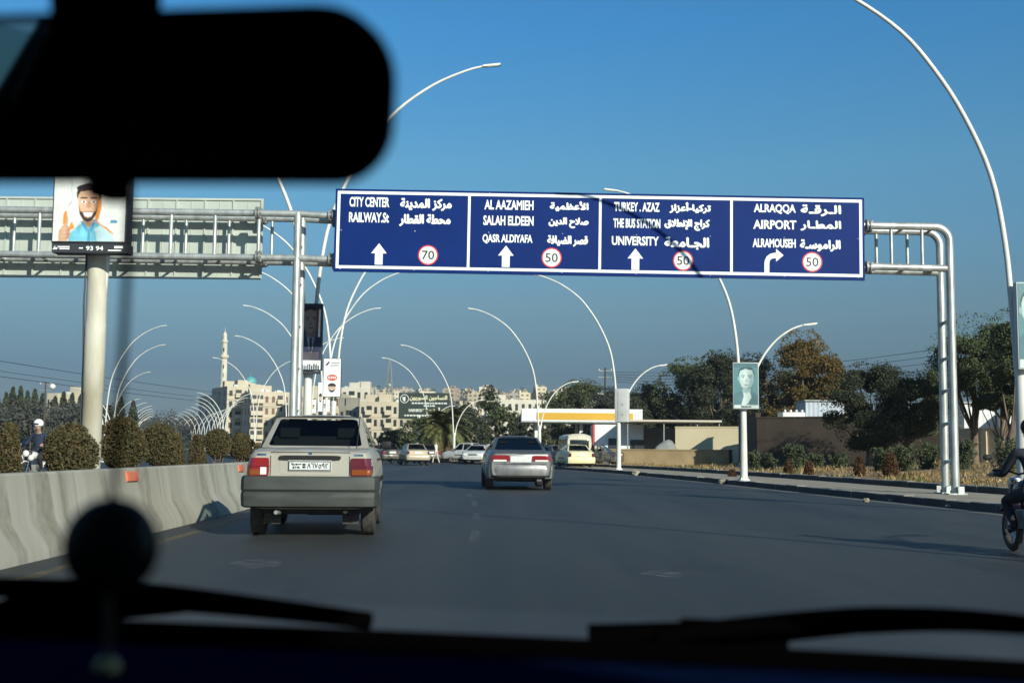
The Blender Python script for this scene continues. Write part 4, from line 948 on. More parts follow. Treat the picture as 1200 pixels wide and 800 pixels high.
conform(bvh, 'r', -.462, .462, 1.007, 1.016, .003, 8, 1, thick=.005).build('shut_line', M_seal, body)
for x in (-.33, .30): m = MB(); m.box((x, -1.985, .47), (.30, .012, .035)); 
m = MB(); m.box((-.47, -1.36 - .2, .25), (.20, .02, .2)); m.build('mud_flap', M_rubber, near); m = MB(); m.box((.47, -1.56, .25), (.20, .02, .2)); m.build('mud_flap', M_rubber, near)
m = MB(); m.tube([(.52, -1.5, 1.06), (.56, -1.62, 1.45)], .006, 5); m.build('aerial', M_black, near)
m = MB(); m.lathe([(0, -.012), (.016, -.012), (.016, .0)], 10, (0, -1.972, .955), 'Y'); m.build('boot_lock', M_chrome, body)
m = MB(); m.tube([(-.36, -1.85, .30), (-.38, -2.03, .31)], .024, 10); m.build('exhaust_pipe', M_galvd, near)
# silver saloon
sil_c = dict(L=4.75, W=1.82, H=1.475, zb=.30, deck=1.03, belt=1.05, hood=.96, rbase=-1.55, rtop=-.62, ftop=.55, fbase=1.42, roofw=1.16, gw=.90, rgw=.93, axles=(-1.42, 1.36), wr=.325, tw=.21, round=.9, tail=.03,
             paint=paint('silver_paint', (.20, .205, .21), .75, (.16, .155, .145), .32), bump=(.30, .70), bump_out=.06, bumper=None, tail_lamp=(.30, .86, .745, .93), lights='wide', plate=(.56, .16, .83), rglass=M_glasstint, strip=None)
sil_c['bumper'] = sil_c['paint']; sil_c['strip'] = sil_c['paint']; sil_c['handle'] = sil_c['paint']
sil, bv2, pl2, yp2, bd2 = make_car('saloon_car', 'silver saloon with slim red tail lights driving ahead in the middle lane', 'car', (.12, 34.5, 0), R(3.5), sil_c)
conform(bv2, 'r', -.62, .62, 1.0, 1.012, .012, 10, 1).build('boot_lip', sil_c['paint'], bd2); conform(bv2, 'r', -.07, .07, .965, .985, .01, 3, 1).build('badge', M_chrome, bd2)
conform(bv2, 'r', -.8, .8, .695, .71, .003, 12, 1, thick=.006).build('shut_line', M_seal, bd2)
m = MB(); m.box((.5, -2.28, .27), (.13, .16, .05)); m.build('exhaust_tip', M_chrome, sil)
conform(bv2, 'r', -.78, .78, .31, .40, .075, 12, 2, .02, thick=.12).build('rear_valance', M_plastic, sil)
# yellow taxi
yel_c = dict(near_c, L=3.9, W=1.64, H=1.46, paint=paint('pale_yellow_paint', (.66, .62, .36), .0, (.5, .45, .28)), bumper=None, bump_step=False, tail_lamp=(.60, .80, .74, .95), lights='plain', wr=.28, round=.5, darklamp=True)
yel_c['bumper'] = yel_c['paint']
p = P(675, 545, 67); make_car('taxi_car', 'pale yellow car turning off to the right towards the filling station', 'car', (p.x + .1, 70.5, 0), R(9), yel_c)
tan_c = dict(near_c, L=3.9, W=1.66, H=1.50, round=.5, paint=paint('tan_paint', (.44, .37, .27), .3), bump_step=False, bumper=None, lights='plain', tail_lamp=(.62, .82, .76, .95), darklamp=True)
tan_c['bumper'] = tan_c['paint']
p = P(482.5, 545, 82); make_car('hatchback_car', 'tan saloon far ahead at the left bend beside dark cars', 'car', (p.x, 83.6, 0), R(14), tan_c)
# cars beyond the bend
def small_car(label, px, Y, rz, col, metal=.3, W=1.7, H=1.5, kind='parked_car', group='cars waiting beyond the bend'):
    c = dict(near_c, L=4.2, W=W, H=H, round=.6, paint=paint('paint_' + kind + str(px), col, metal), bump_step=False, lights='plain', tail_lamp=(.58, .80, .74, .93))
    c['bumper'] = c['paint']; p = P(px, 540, Y); return make_car(kind, label, 'car', (p.x, Y, 0), R(rz), c, group)
small_car('black car close to the near saloon roof edge, left of the tan saloon', 452, 92, 20, (.012, .013, .016), H=1.55)
small_car('dark blue car just ahead of the tan saloon on its right', 499, 98, 16, (.015, .02, .035))
small_car('white car at the far left, mostly hidden behind the near saloon and the black car', 442, 104, 25, (.6, .6, .58))
small_car('white parked car facing the camera, left of the silver saloon', 561, 93, 168, (.70, .71, .70), W=1.8)
small_car('white parked car behind the facing white car, half hidden by it', 548, 100, 60, (.66, .67, .66), H=1.7)
small_car('pale parked car rightmost of the white group, touching the silver saloon outline', 574, 99, 120, (.62, .63, .62), H=1.6)
small_car('dark parked car right of the yellow car under the canopy', 693, 82, 70, (.03, .032, .04), H=1.55)
small_car('dark car under the canopy left of the yellow car', 650, 88, 20, (.02, .022, .028), H=1.5)
# minibus
def minibus(label, px, Y, rz):
    p = P(px, 540, Y); t = thing('minibus', label, 'minibus', (p.x, Y, 0), R(rz)); pt = paint('minibus_paint', (.58, .55, .44), 0)
    m = MB(); vs, fs = body_loft([(-2.4, .80, .4, 1.1, .02), (-2.3, .84, .36, 1.15, .02), (1.6, .85, .36, 1.15, .02), (2.3, .82, .36, 1.0, .03), (2.45, .74, .42, .9, .02)]); m.add(vs, fs); b = m.build('body', pt, t, smooth=35)
    m = MB(); vs, fs = body_loft([(-2.35, .74, 1.14, 1.9, .10), (-2.2, .79, 1.14, 2.02, .12), (1.2, .79, 1.14, 2.02, .12), (1.9, .74, 1.14, 1.3, .02)]); m.add(vs, fs); m.build('roof', pt, b, smooth=35)
    m = MB(); m.box((0, -2.37, 1.5), (1.16, .03, .52)); bevel(m.build('rear_window', M_glassdark, b), .01)
    for s in (-1, 1):
        for k in range(3): m = MB(); m.box((s * .785, -1.6 + k * 1.15, 1.55), (.03, .95, .48)); m.build('side_window', M_glassdark, b)
        m = MB(); m.box((s * .72, -2.40, .85), (.12, .04, .28)); m.build('tail_lamp', M_lampred, t)
        for y in (-1.5, 1.5): tread_wheel(t, s * .72, y, .31, .19, M_rim)
    m = MB(); m.box((0, -2.45, .5), (1.6, .12, .2)); bevel(m.build('bumper', M_plastic, t), .02)
    m = MB(); m.box((0, -2.43, .8), (.5, .02, .13)); m.build('number_plate', M_plate, t)
minibus('cream minibus seen from behind beyond the yellow car', 672, 76, 6)

# ------------------------------------------------------------------ people and motorcycles
def skin_person(name, label, loc, rz, joints, bones, mats, group=None, regions=None):
    """joints: name -> (pos, radius); bones: (a, b, material index); one continuous skinned body"""
    names = list(joints); idx = {n: i for i, n in enumerate(names)}
    me = bpy.data.meshes.new(name); me.from_pydata([joints[n][0] for n in names], [(idx[a], idx[b]) for a, b, _ in bones], [])
    o = bpy.data.objects.new(name, me); COL.objects.link(o)
    sk = o.modifiers.new('s', 'SKIN'); sk.use_smooth_shade = True
    for n in names:
        r = joints[n][1]; me.skin_vertices[0].data[idx[n]].radius = r if isinstance(r, tuple) else (r, r)
    me.skin_vertices[0].data[0].use_root = True
    ss = o.modifiers.new('u', 'SUBSURF'); ss.levels = 2; ss.render_levels = 2
    bpy.context.view_layer.update(); nm = bpy.data.meshes.new_from_object(o.evaluated_get(bpy.context.evaluated_depsgraph_get()))
    o.modifiers.clear(); o.data = nm
    for m in mats: nm.materials.append(m)
    segs = [(Vector(joints[a][0]), Vector(joints[b][0]), mi) for a, b, mi in bones]
    for p in nm.polygons:
        best, bi = 9, 0
        for a, b, mi in segs:
            d = b - a; t = max(0, min(1, (p.center - a).dot(d) / max(1e-9, d.length_squared))); q = (p.center - a - d * t).length
            if q < best: best, bi = q, mi
        p.material_index = bi
    nm.shade_smooth(); o.location = loc; o.rotation_euler = (0, 0, rz); tag(o, label, 'person', group); return o
M_skin = mat('skin', (.42, .26, .18), .55); M_jacket = mat('dark_jacket', (.022, .026, .04), .8, var=.3, scale=6, bump=.3); M_trouser = mat('dark_trousers', (.018, .018, .022), .85); M_shoe = mat('shoe', (.012, .012, .012), .5); M_hair = mat('hair', (.012, .010, .009), .7)
M_helmet = mat('helmet_white', (.78, .79, .80), .25, coat=.5)
def rider(label, loc, rz, jm=M_jacket, lean=.12, helmet=None, feet=.32, hip=.80, wide=1.0):
    L = lean; sh = hip + .48; J = {'pelvis': ((0, -.22, hip), (.15, .13)), 'waist': ((0, -.20 + L * .3, hip + .2), (.145, .11)), 'chest': ((0, -.18 + L, sh - .08), (.18, .125)), 'collar': ((0, -.16 + L * 1.15, sh + .06), (.075, .07)), 'neck': ((0, -.14 + L * 1.25, sh + .13), .056), 'jaw': ((0, -.10 + L * 1.3, sh + .20), (.078, .085)), 'head': ((0, -.12 + L * 1.3, sh + .30), (.085, .10)), 'crown': ((0, -.12 + L * 1.3, sh + .36), (.06, .07))}
    B = [('pelvis', 'waist', 0), ('waist', 'chest', 0), ('chest', 'collar', 0), ('collar', 'neck', 1), ('neck', 'jaw', 1), ('jaw', 'head', 1), ('head', 'crown', 4)]
    for s, n in ((-1, 'l'), (1, 'r')):
        J.update({n + 'sh': ((s * .215 * wide, -.18 + L, sh), .07), n + 'el': ((s * .31 * wide, .0 + L, sh - .27), .052), n + 'wr': ((s * .33, .24 + L * .4, sh - .27), .036), n + 'pa': ((s * .34, .33 + L * .4, sh - .27), (.04, .028)),
                  n + 'hi': ((s * .13, -.16, hip - .02), .105), n + 'kn': ((s * .24, .24, hip - .12), .075), n + 'an': ((s * .20, .04, feet + .09), .048), n + 'to': ((s * .22, .20, feet + .02), (.045, .035))})
        B += [('chest', n + 'sh', 0), (n + 'sh', n + 'el', 0), (n + 'el', n + 'wr', 0), (n + 'wr', n + 'pa', 1), ('pelvis', n + 'hi', 2), (n + 'hi', n + 'kn', 2), (n + 'kn', n + 'an', 2), (n + 'an', n + 'to', 3)]
        for k in range(4):
            f = n + 'f%d' % k; J[f] = ((s * (.33 + .022 * k), .375 + L * .4 - .006 * abs(k - 1), sh - .285), .0095); J[f + 'b'] = ((s * (.33 + .022 * k), .37 + L * .4, sh - .325), .008); B += [(n + 'pa', f, 1), (f, f + 'b', 1)]
        f = n + 'th'; J[f] = ((s * .31, .32 + L * .4, sh - .31), .011); B += [(n + 'pa', f, 1)]
    o = skin_person('person', label, loc, rz, J, B, [jm, M_skin, M_trouser, M_shoe, M_hair])
    hc = Vector((0, -.11 + L * 1.3, sh + .29))
    m = MB()
    for s in (-1, 1): m.ball(hc + Vector((s * .035, .098, -.015)), .013, 8, 6); m.ball(hc + Vector((s * .092, -.01, -.03)), .022, 8, 6, (.4, .8, 1.3))
    m.ball(hc + Vector((0, .112, -.05)), .017, 8, 6, (.8, 1, 1.3)); m.box(hc + Vector((0, .1, -.095)), (.05, .012, .01)); m.build('face', [M_skin], o, smooth=60)
    if helmet:
        m = MB(); m.ball(hc + Vector((0, -.005, .035)), .135, 18, 12, (1, 1.12, 1)); hm = m.build('helmet', helmet, o, smooth=60)
        bm = bmesh.new(); bm.from_mesh(hm.data); bmesh.ops.delete(bm, geom=[v for v in bm.verts if v.co.z < hc.z - .04 and v.co.y > hc.y - .06 or v.co.z < hc.z - .09], context='VERTS'); bm.to_mesh(hm.data); bm.free()
        m = MB(); m.box(hc + Vector((0, .15, .035)), (.19, .08, .012), (R(-14), 0, 0)); m.build('visor', M_plastic, hm)
    else:
        m = MB(); m.ball(hc + Vector((0, -.025, .025)), .112, 16, 10, (1, 1.15, 1)); m.build('hair', M_hair, o, smooth=60)
    return o
def motorcycle(name, label, loc, rz, tank_m, r=.29, police=False):
    t = thing(name, label, 'motorcycle', loc, rz)
    for y, nm in ((-.58, 'wheel'), (.66, 'wheel')):
        w = bpy.data.objects.new(nm, None); COL.objects.link(w); w.parent = t; w.location = (0, y, r)
        prof = [(r - .05 + .05 * math.cos(a), .045 * math.sin(a)) for a in [i * 2 * math.pi / 10 for i in range(11)]]
        m = MB(); m.lathe(prof, 32, (0, 0, 0), 'X'); m.build('tyre', M_rubber, w, smooth=60)
        m = MB(); m.lathe([(r - .075, -.03), (r - .095, -.015), (r - .095, .015), (r - .075, .03)], 32, (0, 0, 0), 'X'); m.lathe([(0, -.06), (.045, -.06), (.045, .06), (0, .06)], 12, (0, 0, 0), 'X')
        for k in range(18): a = k * math.pi / 9; m.tube([(.03 * (-1) ** k, .04 * math.cos(a), .04 * math.sin(a)), (0, (r - .085) * math.cos(a + .2), (r - .085) * math.sin(a + .2))], .004, 4)
        m.build('rim', M_chrome, w, smooth=60)
    m = MB(); m.tube([(0, .42, .84), (0, .30, .72), (0, -.1, .70), (0, -.55, .68)], .03, 8); m.tube([(0, .40, .80), (0, .22, .36), (0, -.15, .30), (0, -.2, .68)], .025, 8)
    for s in (-1, 1): m.tube([(s * .08, -.12, .32), (s * .085, -.58, r)], .022, 8); m.tube([(s * .10, -.42, .66), (s * .10, -.55, r + .03)], .028, 8)
    m.build('frame', M_plastic, t, smooth=50)
    m = MB(); m.box((0, .08, .42), (.24, .34, .26)); 
    for k in range(5): m.box((0, .12, .36 + .04 * k), (.28, .2, .012))
    bevel(m.build('engine', M_galvd, t), .02)
    m = MB(); m.ball((0, .17, .80), .2, 14, 10, (.72, 1.25, .6)); m.build('fuel_tank', tank_m, t, smooth=60)
    m = MB(); m.box((0, -.34, .78), (.26, .62, .10)); bevel(m.build('seat', mat('seat_vinyl', (.02, .018, .018), .5), t), .035)
    m = MB()
    for s in (-1, 1): m.tube([(s * .085, .40, .92), (s * .085, .66, r)], .024, 8)
    m.box((0, .42, .88), (.22, .06, .05)); m.build('fork', M_chrome, t, smooth=50)
    m = MB(); m.tube([(-.38, .24, 1.03), (-.2, .36, 1.04), (0, .40, .98), (.2, .36, 1.04), (.38, .24, 1.03)], .014, 8); hb = m.build('handlebar', M_plastic, t, smooth=50)
    for s in (-1, 1):
        m = MB(); m.tube([(s * .34, .27, 1.04), (s * .40, .30, 1.16)], .007, 6); m.ball((s * .42, .31, 1.19), .06, 10, 8, (1, .3, .65)); m.build('mirror', M_plastic, hb, smooth=60)
    m = MB(); m.ball((0, .54, .86), .095, 14, 10, (1, .7, 1)); m.build('headlight', M_lampclear, t, smooth=60)
    for y, a0, a1 in ((-.58, 20, 150), (.66, 35, 130)):
        m = MB(); vs = []
        for k in range(9):
            a = R(lerp(a0, a1, k / 8))
            for x, dr in ((-.07, -.015), (-.05, .02), (.05, .02), (.07, -.015)): vs.append((x, y + (r + .03 + dr) * math.cos(a) * (1 if y > 0 else -1), r + (r + .03 + dr) * math.sin(a)))
        m.add(vs, [(k * 4 + i, k * 4 + i + 1, k * 4 + i + 5, k * 4 + i + 4) for k in range(8) for i in range(3)]); m.build('mudguard', tank_m, t, smooth=50)
    m = MB(); m.tube([(.13, .2, .34), (.15, -.05, .26), (.16, -.35, .30), (.16, -.78, .36)], [.025, .03, .05, .05], 10); m.build('exhaust', M_chrome, t, smooth=50)
    m = MB(); m.box((0, -.80, .70), (.14, .05, .08)); bevel(m.build('tail_lamp', M_lampred, t), .015)
    m = MB()
    for s in (-1, 1): m.tube([(s * .06, .02, .31), (s * .26, .02, .31)], .016, 6)
    m.build('footrest', M_plastic, t)
    if police:
        for s in (-1, 1): m = MB(); m.ball((s * .16, .54, .74), .085, 12, 8, (1, .7, 1)); m.build('spot_lamp', M_lampclear, t, smooth=60)
        m = MB(); vs = []
        for j in range(5):
            for i in range(7): u = -1 + i / 3; v = j / 4; vs.append((u * .24 * (1 - .35 * v), .60 - .14 * v - .10 * u * u, .96 + .34 * v))
        m.add(vs, [(j * 7 + i, j * 7 + i + 1, j * 7 + i + 8, j * 7 + i + 7) for j in range(4) for i in range(6)]); m.build('windshield', glass('bike_screen', (.75, .8, .82), .06), t, smooth=60)
        for s in (-1, 1): m = MB(); m.box((s * .27, -.55, .62), (.2, .45, .3)); bevel(m.build('pannier', M_helmet, t), .04)
    return t
RX, RY = 5.525, 12.75
motorcycle('motorcycle', 'dark motorcycle with one rear wheel in view at the right edge of the photo', (RX, RY, 0), R(-2), mat('dark_red_tank', (.06, .012, .012), .3, coat=.4)).scale = (.86, .86, .86)
rider('rider in a dark jacket with dark hair, cut by the right edge of the photo', (RX, RY, -.02), R(-2), lean=.10, hip=.80, feet=.28).scale = (.86, .86, .86)
p = P(42, 540, 34)
motorcycle('police_motorcycle', 'motorcycle with white front lamps coming the other way between the clipped bushes', (p.x, 34, .0), R(172), mat('white_tank', (.6, .6, .6), .3, coat=.4), r=.31, police=True)
rider('motorcyclist in a white helmet and dark blue jacket coming towards the camera', (p.x, 34, .06), R(172), mat('blue_uniform', (.02, .032, .065), .8), helmet=M_helmet, lean=.04, hip=.84)
# a walker by the palm tree
def walker(label, loc, rz, top, legs):
    J = {'pelvis': ((0, 0, .92), (.15, .11)), 'waist': ((0, 0, 1.1), (.14, .10)), 'chest': ((0, .02, 1.34), (.18, .12)), 'collar': ((0, .02, 1.47), (.075, .07)), 'neck': ((0, .02, 1.52), .054), 'jaw': ((0, .05, 1.58), (.075, .08)), 'head': ((0, .04, 1.67), (.08, .095)), 'crown': ((0, .03, 1.73), .06)}
    B = [('pelvis', 'waist', 0), ('waist', 'chest', 0), ('chest', 'collar', 0), ('collar', 'neck', 1), ('neck', 'jaw', 1), ('jaw', 'head', 1), ('head', 'crown', 4)]
    for s, n in ((-1, 'l'), (1, 'r')):
        J.update({n + 'sh': ((s * .21, .02, 1.42), .065), n + 'el': ((s * .26, -.02 + s * .06, 1.14), .048), n + 'wr': ((s * .27, .08 + s * .12, .90), .034), n + 'pa': ((s * .27, .10 + s * .14, .82), (.04, .025)), n + 'hi': ((s * .1, 0, .88), .10), n + 'kn': ((s * .11, .05 - s * .14, .48), .068), n + 'an': ((s * .1, -s * .24, .09), .045), n + 'to': ((s * .11, .14 - s * .24, .03), (.045, .03))})
        B += [('chest', n + 'sh', 0), (n + 'sh', n + 'el', 0), (n + 'el', n + 'wr', 0), (n + 'wr', n + 'pa', 1), ('pelvis', n + 'hi', 2), (n + 'hi', n + 'kn', 2), (n + 'kn', n + 'an', 2), (n + 'an', n + 'to', 3)]
    return skin_person('person', label, loc, rz, J, B, [top, M_skin, legs, M_shoe, M_hair])
p = P(511, 540, 93); walker('person in pale clothes walking between the tan car and the palm tree', (p.x, 93, 0), R(70), mat('pale_cloth', (.6, .57, .5), .9), mat('pale_legs', (.45, .40, .34), .9))

# ------------------------------------------------------------------ vegetation
def leaves(mb, c, rad, n, s, rr, flat=0.0, mi=0):
    for _ in range(n):
        while True:
            q = Vector((rr.uniform(-1, 1), rr.uniform(-1, 1), rr.uniform(-1, 1)))
            if q.length <= 1: break
        p = Vector(c) + Vector((q.x * rad[0], q.y * rad[1], q.z * rad[2]))
        a = Vector((rr.gauss(0, 1), rr.gauss(0, 1), rr.gauss(0, 1) * (1 - flat))).normalized(); b = a.orthogonal().normalized(); b.rotate(Matrix.Rotation(rr.uniform(0, 6.3), 3, a)); c2 = a.cross(b)
        k = s * rr.uniform(.6, 1.35)
        mb.add([p - b * k, p + c2 * k * .55, p + b * k, p - c2 * k * .55], [(0, 1, 2, 3)], mi)
LEAF = {'olive': [(.010, .014, .007), (.022, .028, .012), (.035, .040, .017), (.016, .02, .011)],
        'dark': [(.008, .011, .0075), (.017, .021, .012), (.026, .029, .016), (.012, .016, .010)],
        'autumn': [(.10, .055, .012), (.14, .085, .020), (.065, .050, .016), (.045, .045, .015), (.16, .10, .028)],
        'pine': [(.013, .020, .011), (.026, .034, .016), (.042, .046, .020), (.017, .024, .014)],
        'brown': [(.050, .034, .016), (.072, .050, .024), (.050, .048, .020), (.036, .030, .014), (.058, .058, .024)],
        'rust': [(.055, .022, .012), (.085, .036, .018), (.04, .024, .012), (.05, .035, .015)],
        'grey': [(.030, .034, .030), (.048, .05, .042), (.022, .026, .024)], 'shrub': [(.030, .040, .022), (.048, .058, .030), (.022, .030, .016), (.06, .068, .036)]}
BR = {"brown": 1.5, "pine": 2.7, "shrub": 1.9, "dark": 2.4, "olive": 2.9, "autumn": 1.25, "rust": 1.5, "grey": 1.4}
LEAF = {k: [tuple(min(1, q * BR[k]) for q in c) for c in v] for k, v in LEAF.items()}
M_leaf = {k: mat('foliage_' + k, v[0], .75, leaf=v, spec=.2) for k, v in LEAF.items()}
def tree_obj(name, label, x, y, z, h, w, kind, seed, clumps=26, per=130, ls=.17, group=None, trunk=.3, lean=0.0, airy=.5, low=.22):
    rr = random.Random(seed); t = thing(name, label, 'tree', (x, y, z), rr.uniform(0, 6.28) if not lean else 0, group)
    top = Vector((lean * h, 0, h * .62)); tb, cr = MB(), MB(); tr = .045 * h * .6 + .03
    pts = [Vector((0, 0, -.2)), Vector((lean * h * .25, rr.uniform(-.1, .1), h * .2)), Vector((lean * h * .6 + rr.uniform(-.15, .15), rr.uniform(-.15, .15), h * .42)), top]
    tb.tube(pts, [tr, tr * .8, tr * .6, tr * .3], 9)
    cx = top.x
    for i in range(clumps):
        a = rr.uniform(0, 6.283); f = rr.random() ** .5; hz = rr.uniform(low, 1.0)
        env = math.sin(math.pi * min(.97, max(.06, (hz - low + .10) / (1.14 - low)))) ** .6
        rx = f * w / 2 * env * rr.uniform(.75, 1.12)
        c = Vector((cx * (hz / .62 if hz < .62 else 1) + rx * math.cos(a), rx * math.sin(a), h * hz * .94))
        r = rr.uniform(.09, .21) * (w * .5 + h * .25); leaves(cr, c, (r, r, r * rr.uniform(.55, .8)), int(per * rr.uniform(.6, 1.4)), ls, rr)
        if i % 3 == 0:
            s0 = pts[1 + i % 2]; tb.tube([s0, (s0 + c) / 2 + Vector((0, 0, -.1 * h * .3)), c], [tr * .35, tr * .22, tr * .08], 6)
    for _ in range(int(clumps * 14)):                # stray twigs break the outline
        a = rr.uniform(0, 6.283); hz = rr.uniform(low, 1.03); env = math.sin(math.pi * min(.97, max(.05, (hz - low + .1) / (1.16 - low)))) ** .6
        leaves(cr, (cx + math.cos(a) * w * .55 * env, math.sin(a) * w * .55 * env, h * hz), (.25, .25, .2), 3, ls, rr)
    tb.build('trunk', M_bark, t, smooth=50); cr.raw('crown', M_leaf[kind], t); return t
def at(px, Y): return P(px, 530, Y).x
# tall broadleaf trees behind the station and walls
WG = 'trees behind the filling station and walls'
for i, (px, top, Y, wpx, kind, lb) in enumerate([
    (682, 450, 150, 62, 'olive', 'dark tree left above the station canopy, behind its yellow fascia'), (712, 458, 140, 40, 'grey', 'small greyish tree behind the steel box lamp'),
    (765, 452, 132, 52, 'dark', 'dark tree just right of the steel box, left edge of the big dark mass'), (806, 424, 128, 62, 'olive', 'large olive brown tree left of the teal poster'),
    (846, 414, 122, 60, 'dark', 'large dark tree directly behind the teal poster'), (884, 418, 122, 50, 'dark', 'large dark tree right of the teal poster, left of the yellow tree'),
    (925, 436, 128, 44, 'olive', 'low dark tree below the yellow tree'), (942, 391, 118, 62, 'autumn', 'tall yellow brown autumn tree, brightest of the row'), (975, 418, 116, 30, 'autumn', 'smaller yellow brown tree at the right shoulder of the tall autumn one'),
    (740, 470, 125, 36, 'dark', 'low dark tree over the flat station roof')]):
    k = 1400 / Y; h = (531 - top) / k + CAM_H; tree_obj('broadleaf_tree', lb, at(px, Y), Y, 0, h, wpx / k * 1.28, kind, 40 + i, clumps=84, per=480, ls=.105, group=WG, low=.12)
# nearer pines on the verge
for i, (px, top, Y, wpx, kind, lean, lb, nm, low) in enumerate([
    (1022, 428, 64, 104, 'dark', .05, 'dense dark round tree in front of the brick wall, left of the gantry post', 'broadleaf_tree', .22), (1068, 440, 66, 72, 'pine', .10, 'pale green leaning tree just left of the right gantry post', 'pine_tree', .35),
    (1098, 432, 74, 50, 'pine', 0, 'narrow pine seen between and left of the gantry post tubes', 'pine_tree', .25), (1142, 373, 62, 92, 'pine', .0, 'tallest dark pine just right of the gantry post', 'pine_tree', .48),
    (1196, 364, 56, 76, 'pine', .10, 'tall pine with a bare leaning trunk at the right edge of the photo', 'pine_tree', .55), (1176, 424, 60, 66, 'pine', .04, 'lower pine foliage between the two tall pines', 'pine_tree', .58)]):
    k = 1400 / Y; x = at(px, Y); z = gz(x, Y); h = (532 - top) / k + CAM_H - z
    tree_obj(nm, lb, x - lean * h * .8, Y, z, h, wpx / k, kind, 80 + i, clumps=62 if px < 1110 else 40, per=900, ls=.055, group='trees on the dry verge', lean=lean, low=low)
# bushes on the verge: clipped rust shrubs and loose green ones
def bush(name, label, x, y, z, w, h, kind, seed, n=900, ls=.05, group=None, shape='round', stems=True, lift=0.0):
    rr = random.Random(seed); t = thing(name, label, 'bush', (x, y, z), 0, group); m = MB(); s = MB()
    s.tube([(0, 0, -.1), (.02, 0, h * .6)], [.03, .015], 6)
    for k in range(7): a = k * .9; s.tube([(0, 0, .05), (w * .2 * math.cos(a), w * .2 * math.sin(a), h * .4), (w * .38 * math.cos(a), w * .38 * math.sin(a), h * .72)], [.014, .01, .004], 5)
    plumes = [(rr.uniform(0, 6.283), rr.uniform(.1, .5), rr.uniform(.55, 1.08)) for _ in range(13)] if shape == 'vase' else []
    for _ in range(n):
        if plumes:
            a_, o_, q_ = rr.choice(plumes); v = rr.random() ** .8; g_ = .05 + .07 * (1 - v)
            leaves(m, (w * o_ * v ** 1.2 * math.cos(a_) + rr.gauss(0, g_ * w), w * o_ * v ** 1.2 * math.sin(a_) + rr.gauss(0, g_ * w), max(.02, h * q_ * v + rr.gauss(0, .03 * h))), (.03, .03, .04), 2, ls, rr); continue
        th = rr.uniform(0, 6.283); v = rr.random()
        if shape == 'round': e = 1.1 * math.sqrt(max(.02, 1 - ((v - .5) / .5) ** 2))
        elif shape == 'column': e = (1 - .65 * v ** 2.2) * (.75 + .25 * min(1, v * 4))
        else: e = .35 + .65 * v ** .6 if v < .8 else 1 - (v - .8) * 2.5
        lump = 1 + .15 * math.sin(3 * th + seed) * math.sin(5 * v + seed) + .10 * math.sin(7 * th - 9 * v + seed) + (rr.uniform(0, .16) if rr.random() < .08 else 0)
        f = (1 - rr.random() ** 2.0 * .55) * lump
        c = (w * .45 * e * f * math.cos(th), w * .45 * e * f * math.sin(th), lift + (h - lift) * (.03 + .97 * v) * (1 if shape != 'round' else .75 + .25 * lump))
        leaves(m, c, (.02, .02, .02), 2, ls, rr)
    s.build('stems', M_bark, t); m.raw('foliage', M_leaf[kind], t); return t
BG = 'clipped bushes along the median'
for i, (px, top, w, shp, knd, lb) in enumerate([
    (14, 497, 36, 'column', 'brown', 'leftmost brownish clipped bush, cut narrow, left of the white helmet rider'), (88, 500, 58, 'round', 'brown', 'round clipped bush between the white helmet rider and the thick pole'),
    (146, 491, 54, 'round', 'brown', 'tallest round clipped bush, just right of the thick pole'), (190, 497, 44, 'round', 'brown', 'round clipped bush second to the right of the thick pole'),
    (212, 510, 16, 'column', 'brown', 'thin upright bush between two round bushes right of the thick pole'), (234, 508, 24, 'column', 'brown', 'narrow pointed bush left of the last round bush before the near car'),
    (258, 502, 30, 'round', 'brown', 'round clipped bush left of the near car'), (284, 507, 26, 'round', 'brown', 'last clipped bush, touching the near car outline'), (-32, 496, 50, 'round', 'brown', 'round clipped bush outside the left edge')]):
    if px < 0: continue
    Y = 6.05 * 1400 / (600 - px); 
    for _ in range(3): X = left(Y) - 1.6; Y = -X * 1400 / (600 - px)
    if px == 88: Y = 14.6; X = -5.36
    k = 1400 / Y; zt = CAM_H + (523.5 - top) / k; bush('clipped_bush', lb, X, Y, .36, w / k, zt - .36, knd, 5 + i, lift=max(.05, zt - .36 - 1.12 * w / k) if shp == 'round' else .05, n=6500 if shp == 'round' else 4200, ls=.019, group=BG, shape=shp)
for i in range(6):
    Y = 31.5 + i * 5.2; bush('clipped_bush', 'small far clipped bush on the median behind the near car', left(Y) - 1.6, Y, .36, .7, .85, 'brown', 60 + i, n=1600, ls=.03, group='far median bushes behind the near car')
RGp = 'small rust brown shrubs on the verge'
for i, (px, base, h, w, lb) in enumerate([(1043, 557, 27, 22, 'largest rust brown shrub, squat and wide, left of the gantry foot'), (1007, 553, 22, 14, 'rust brown shrub next left of the largest one'), (948, 553, 20, 13, 'rust brown shrub third from the gantry foot'), (924, 552, 21, 12, 'narrow rust brown shrub beneath the brick wall, nearer the teal poster lamp'), (858, 546, 14, 12, 'small dark shrub just left of the teal poster lamp')]):
    g = G(px, base, .24); Y = min(g.y, 46); x = at(px, Y); k = 1400 / Y; bush('rust_shrub', lb, x, Y, verge_z(x, Y) - .03, w / k, h / k, 'rust', 110 + i, n=1500, ls=.035, group=RGp, shape='column')
GG = 'loose green bushes below the walls'
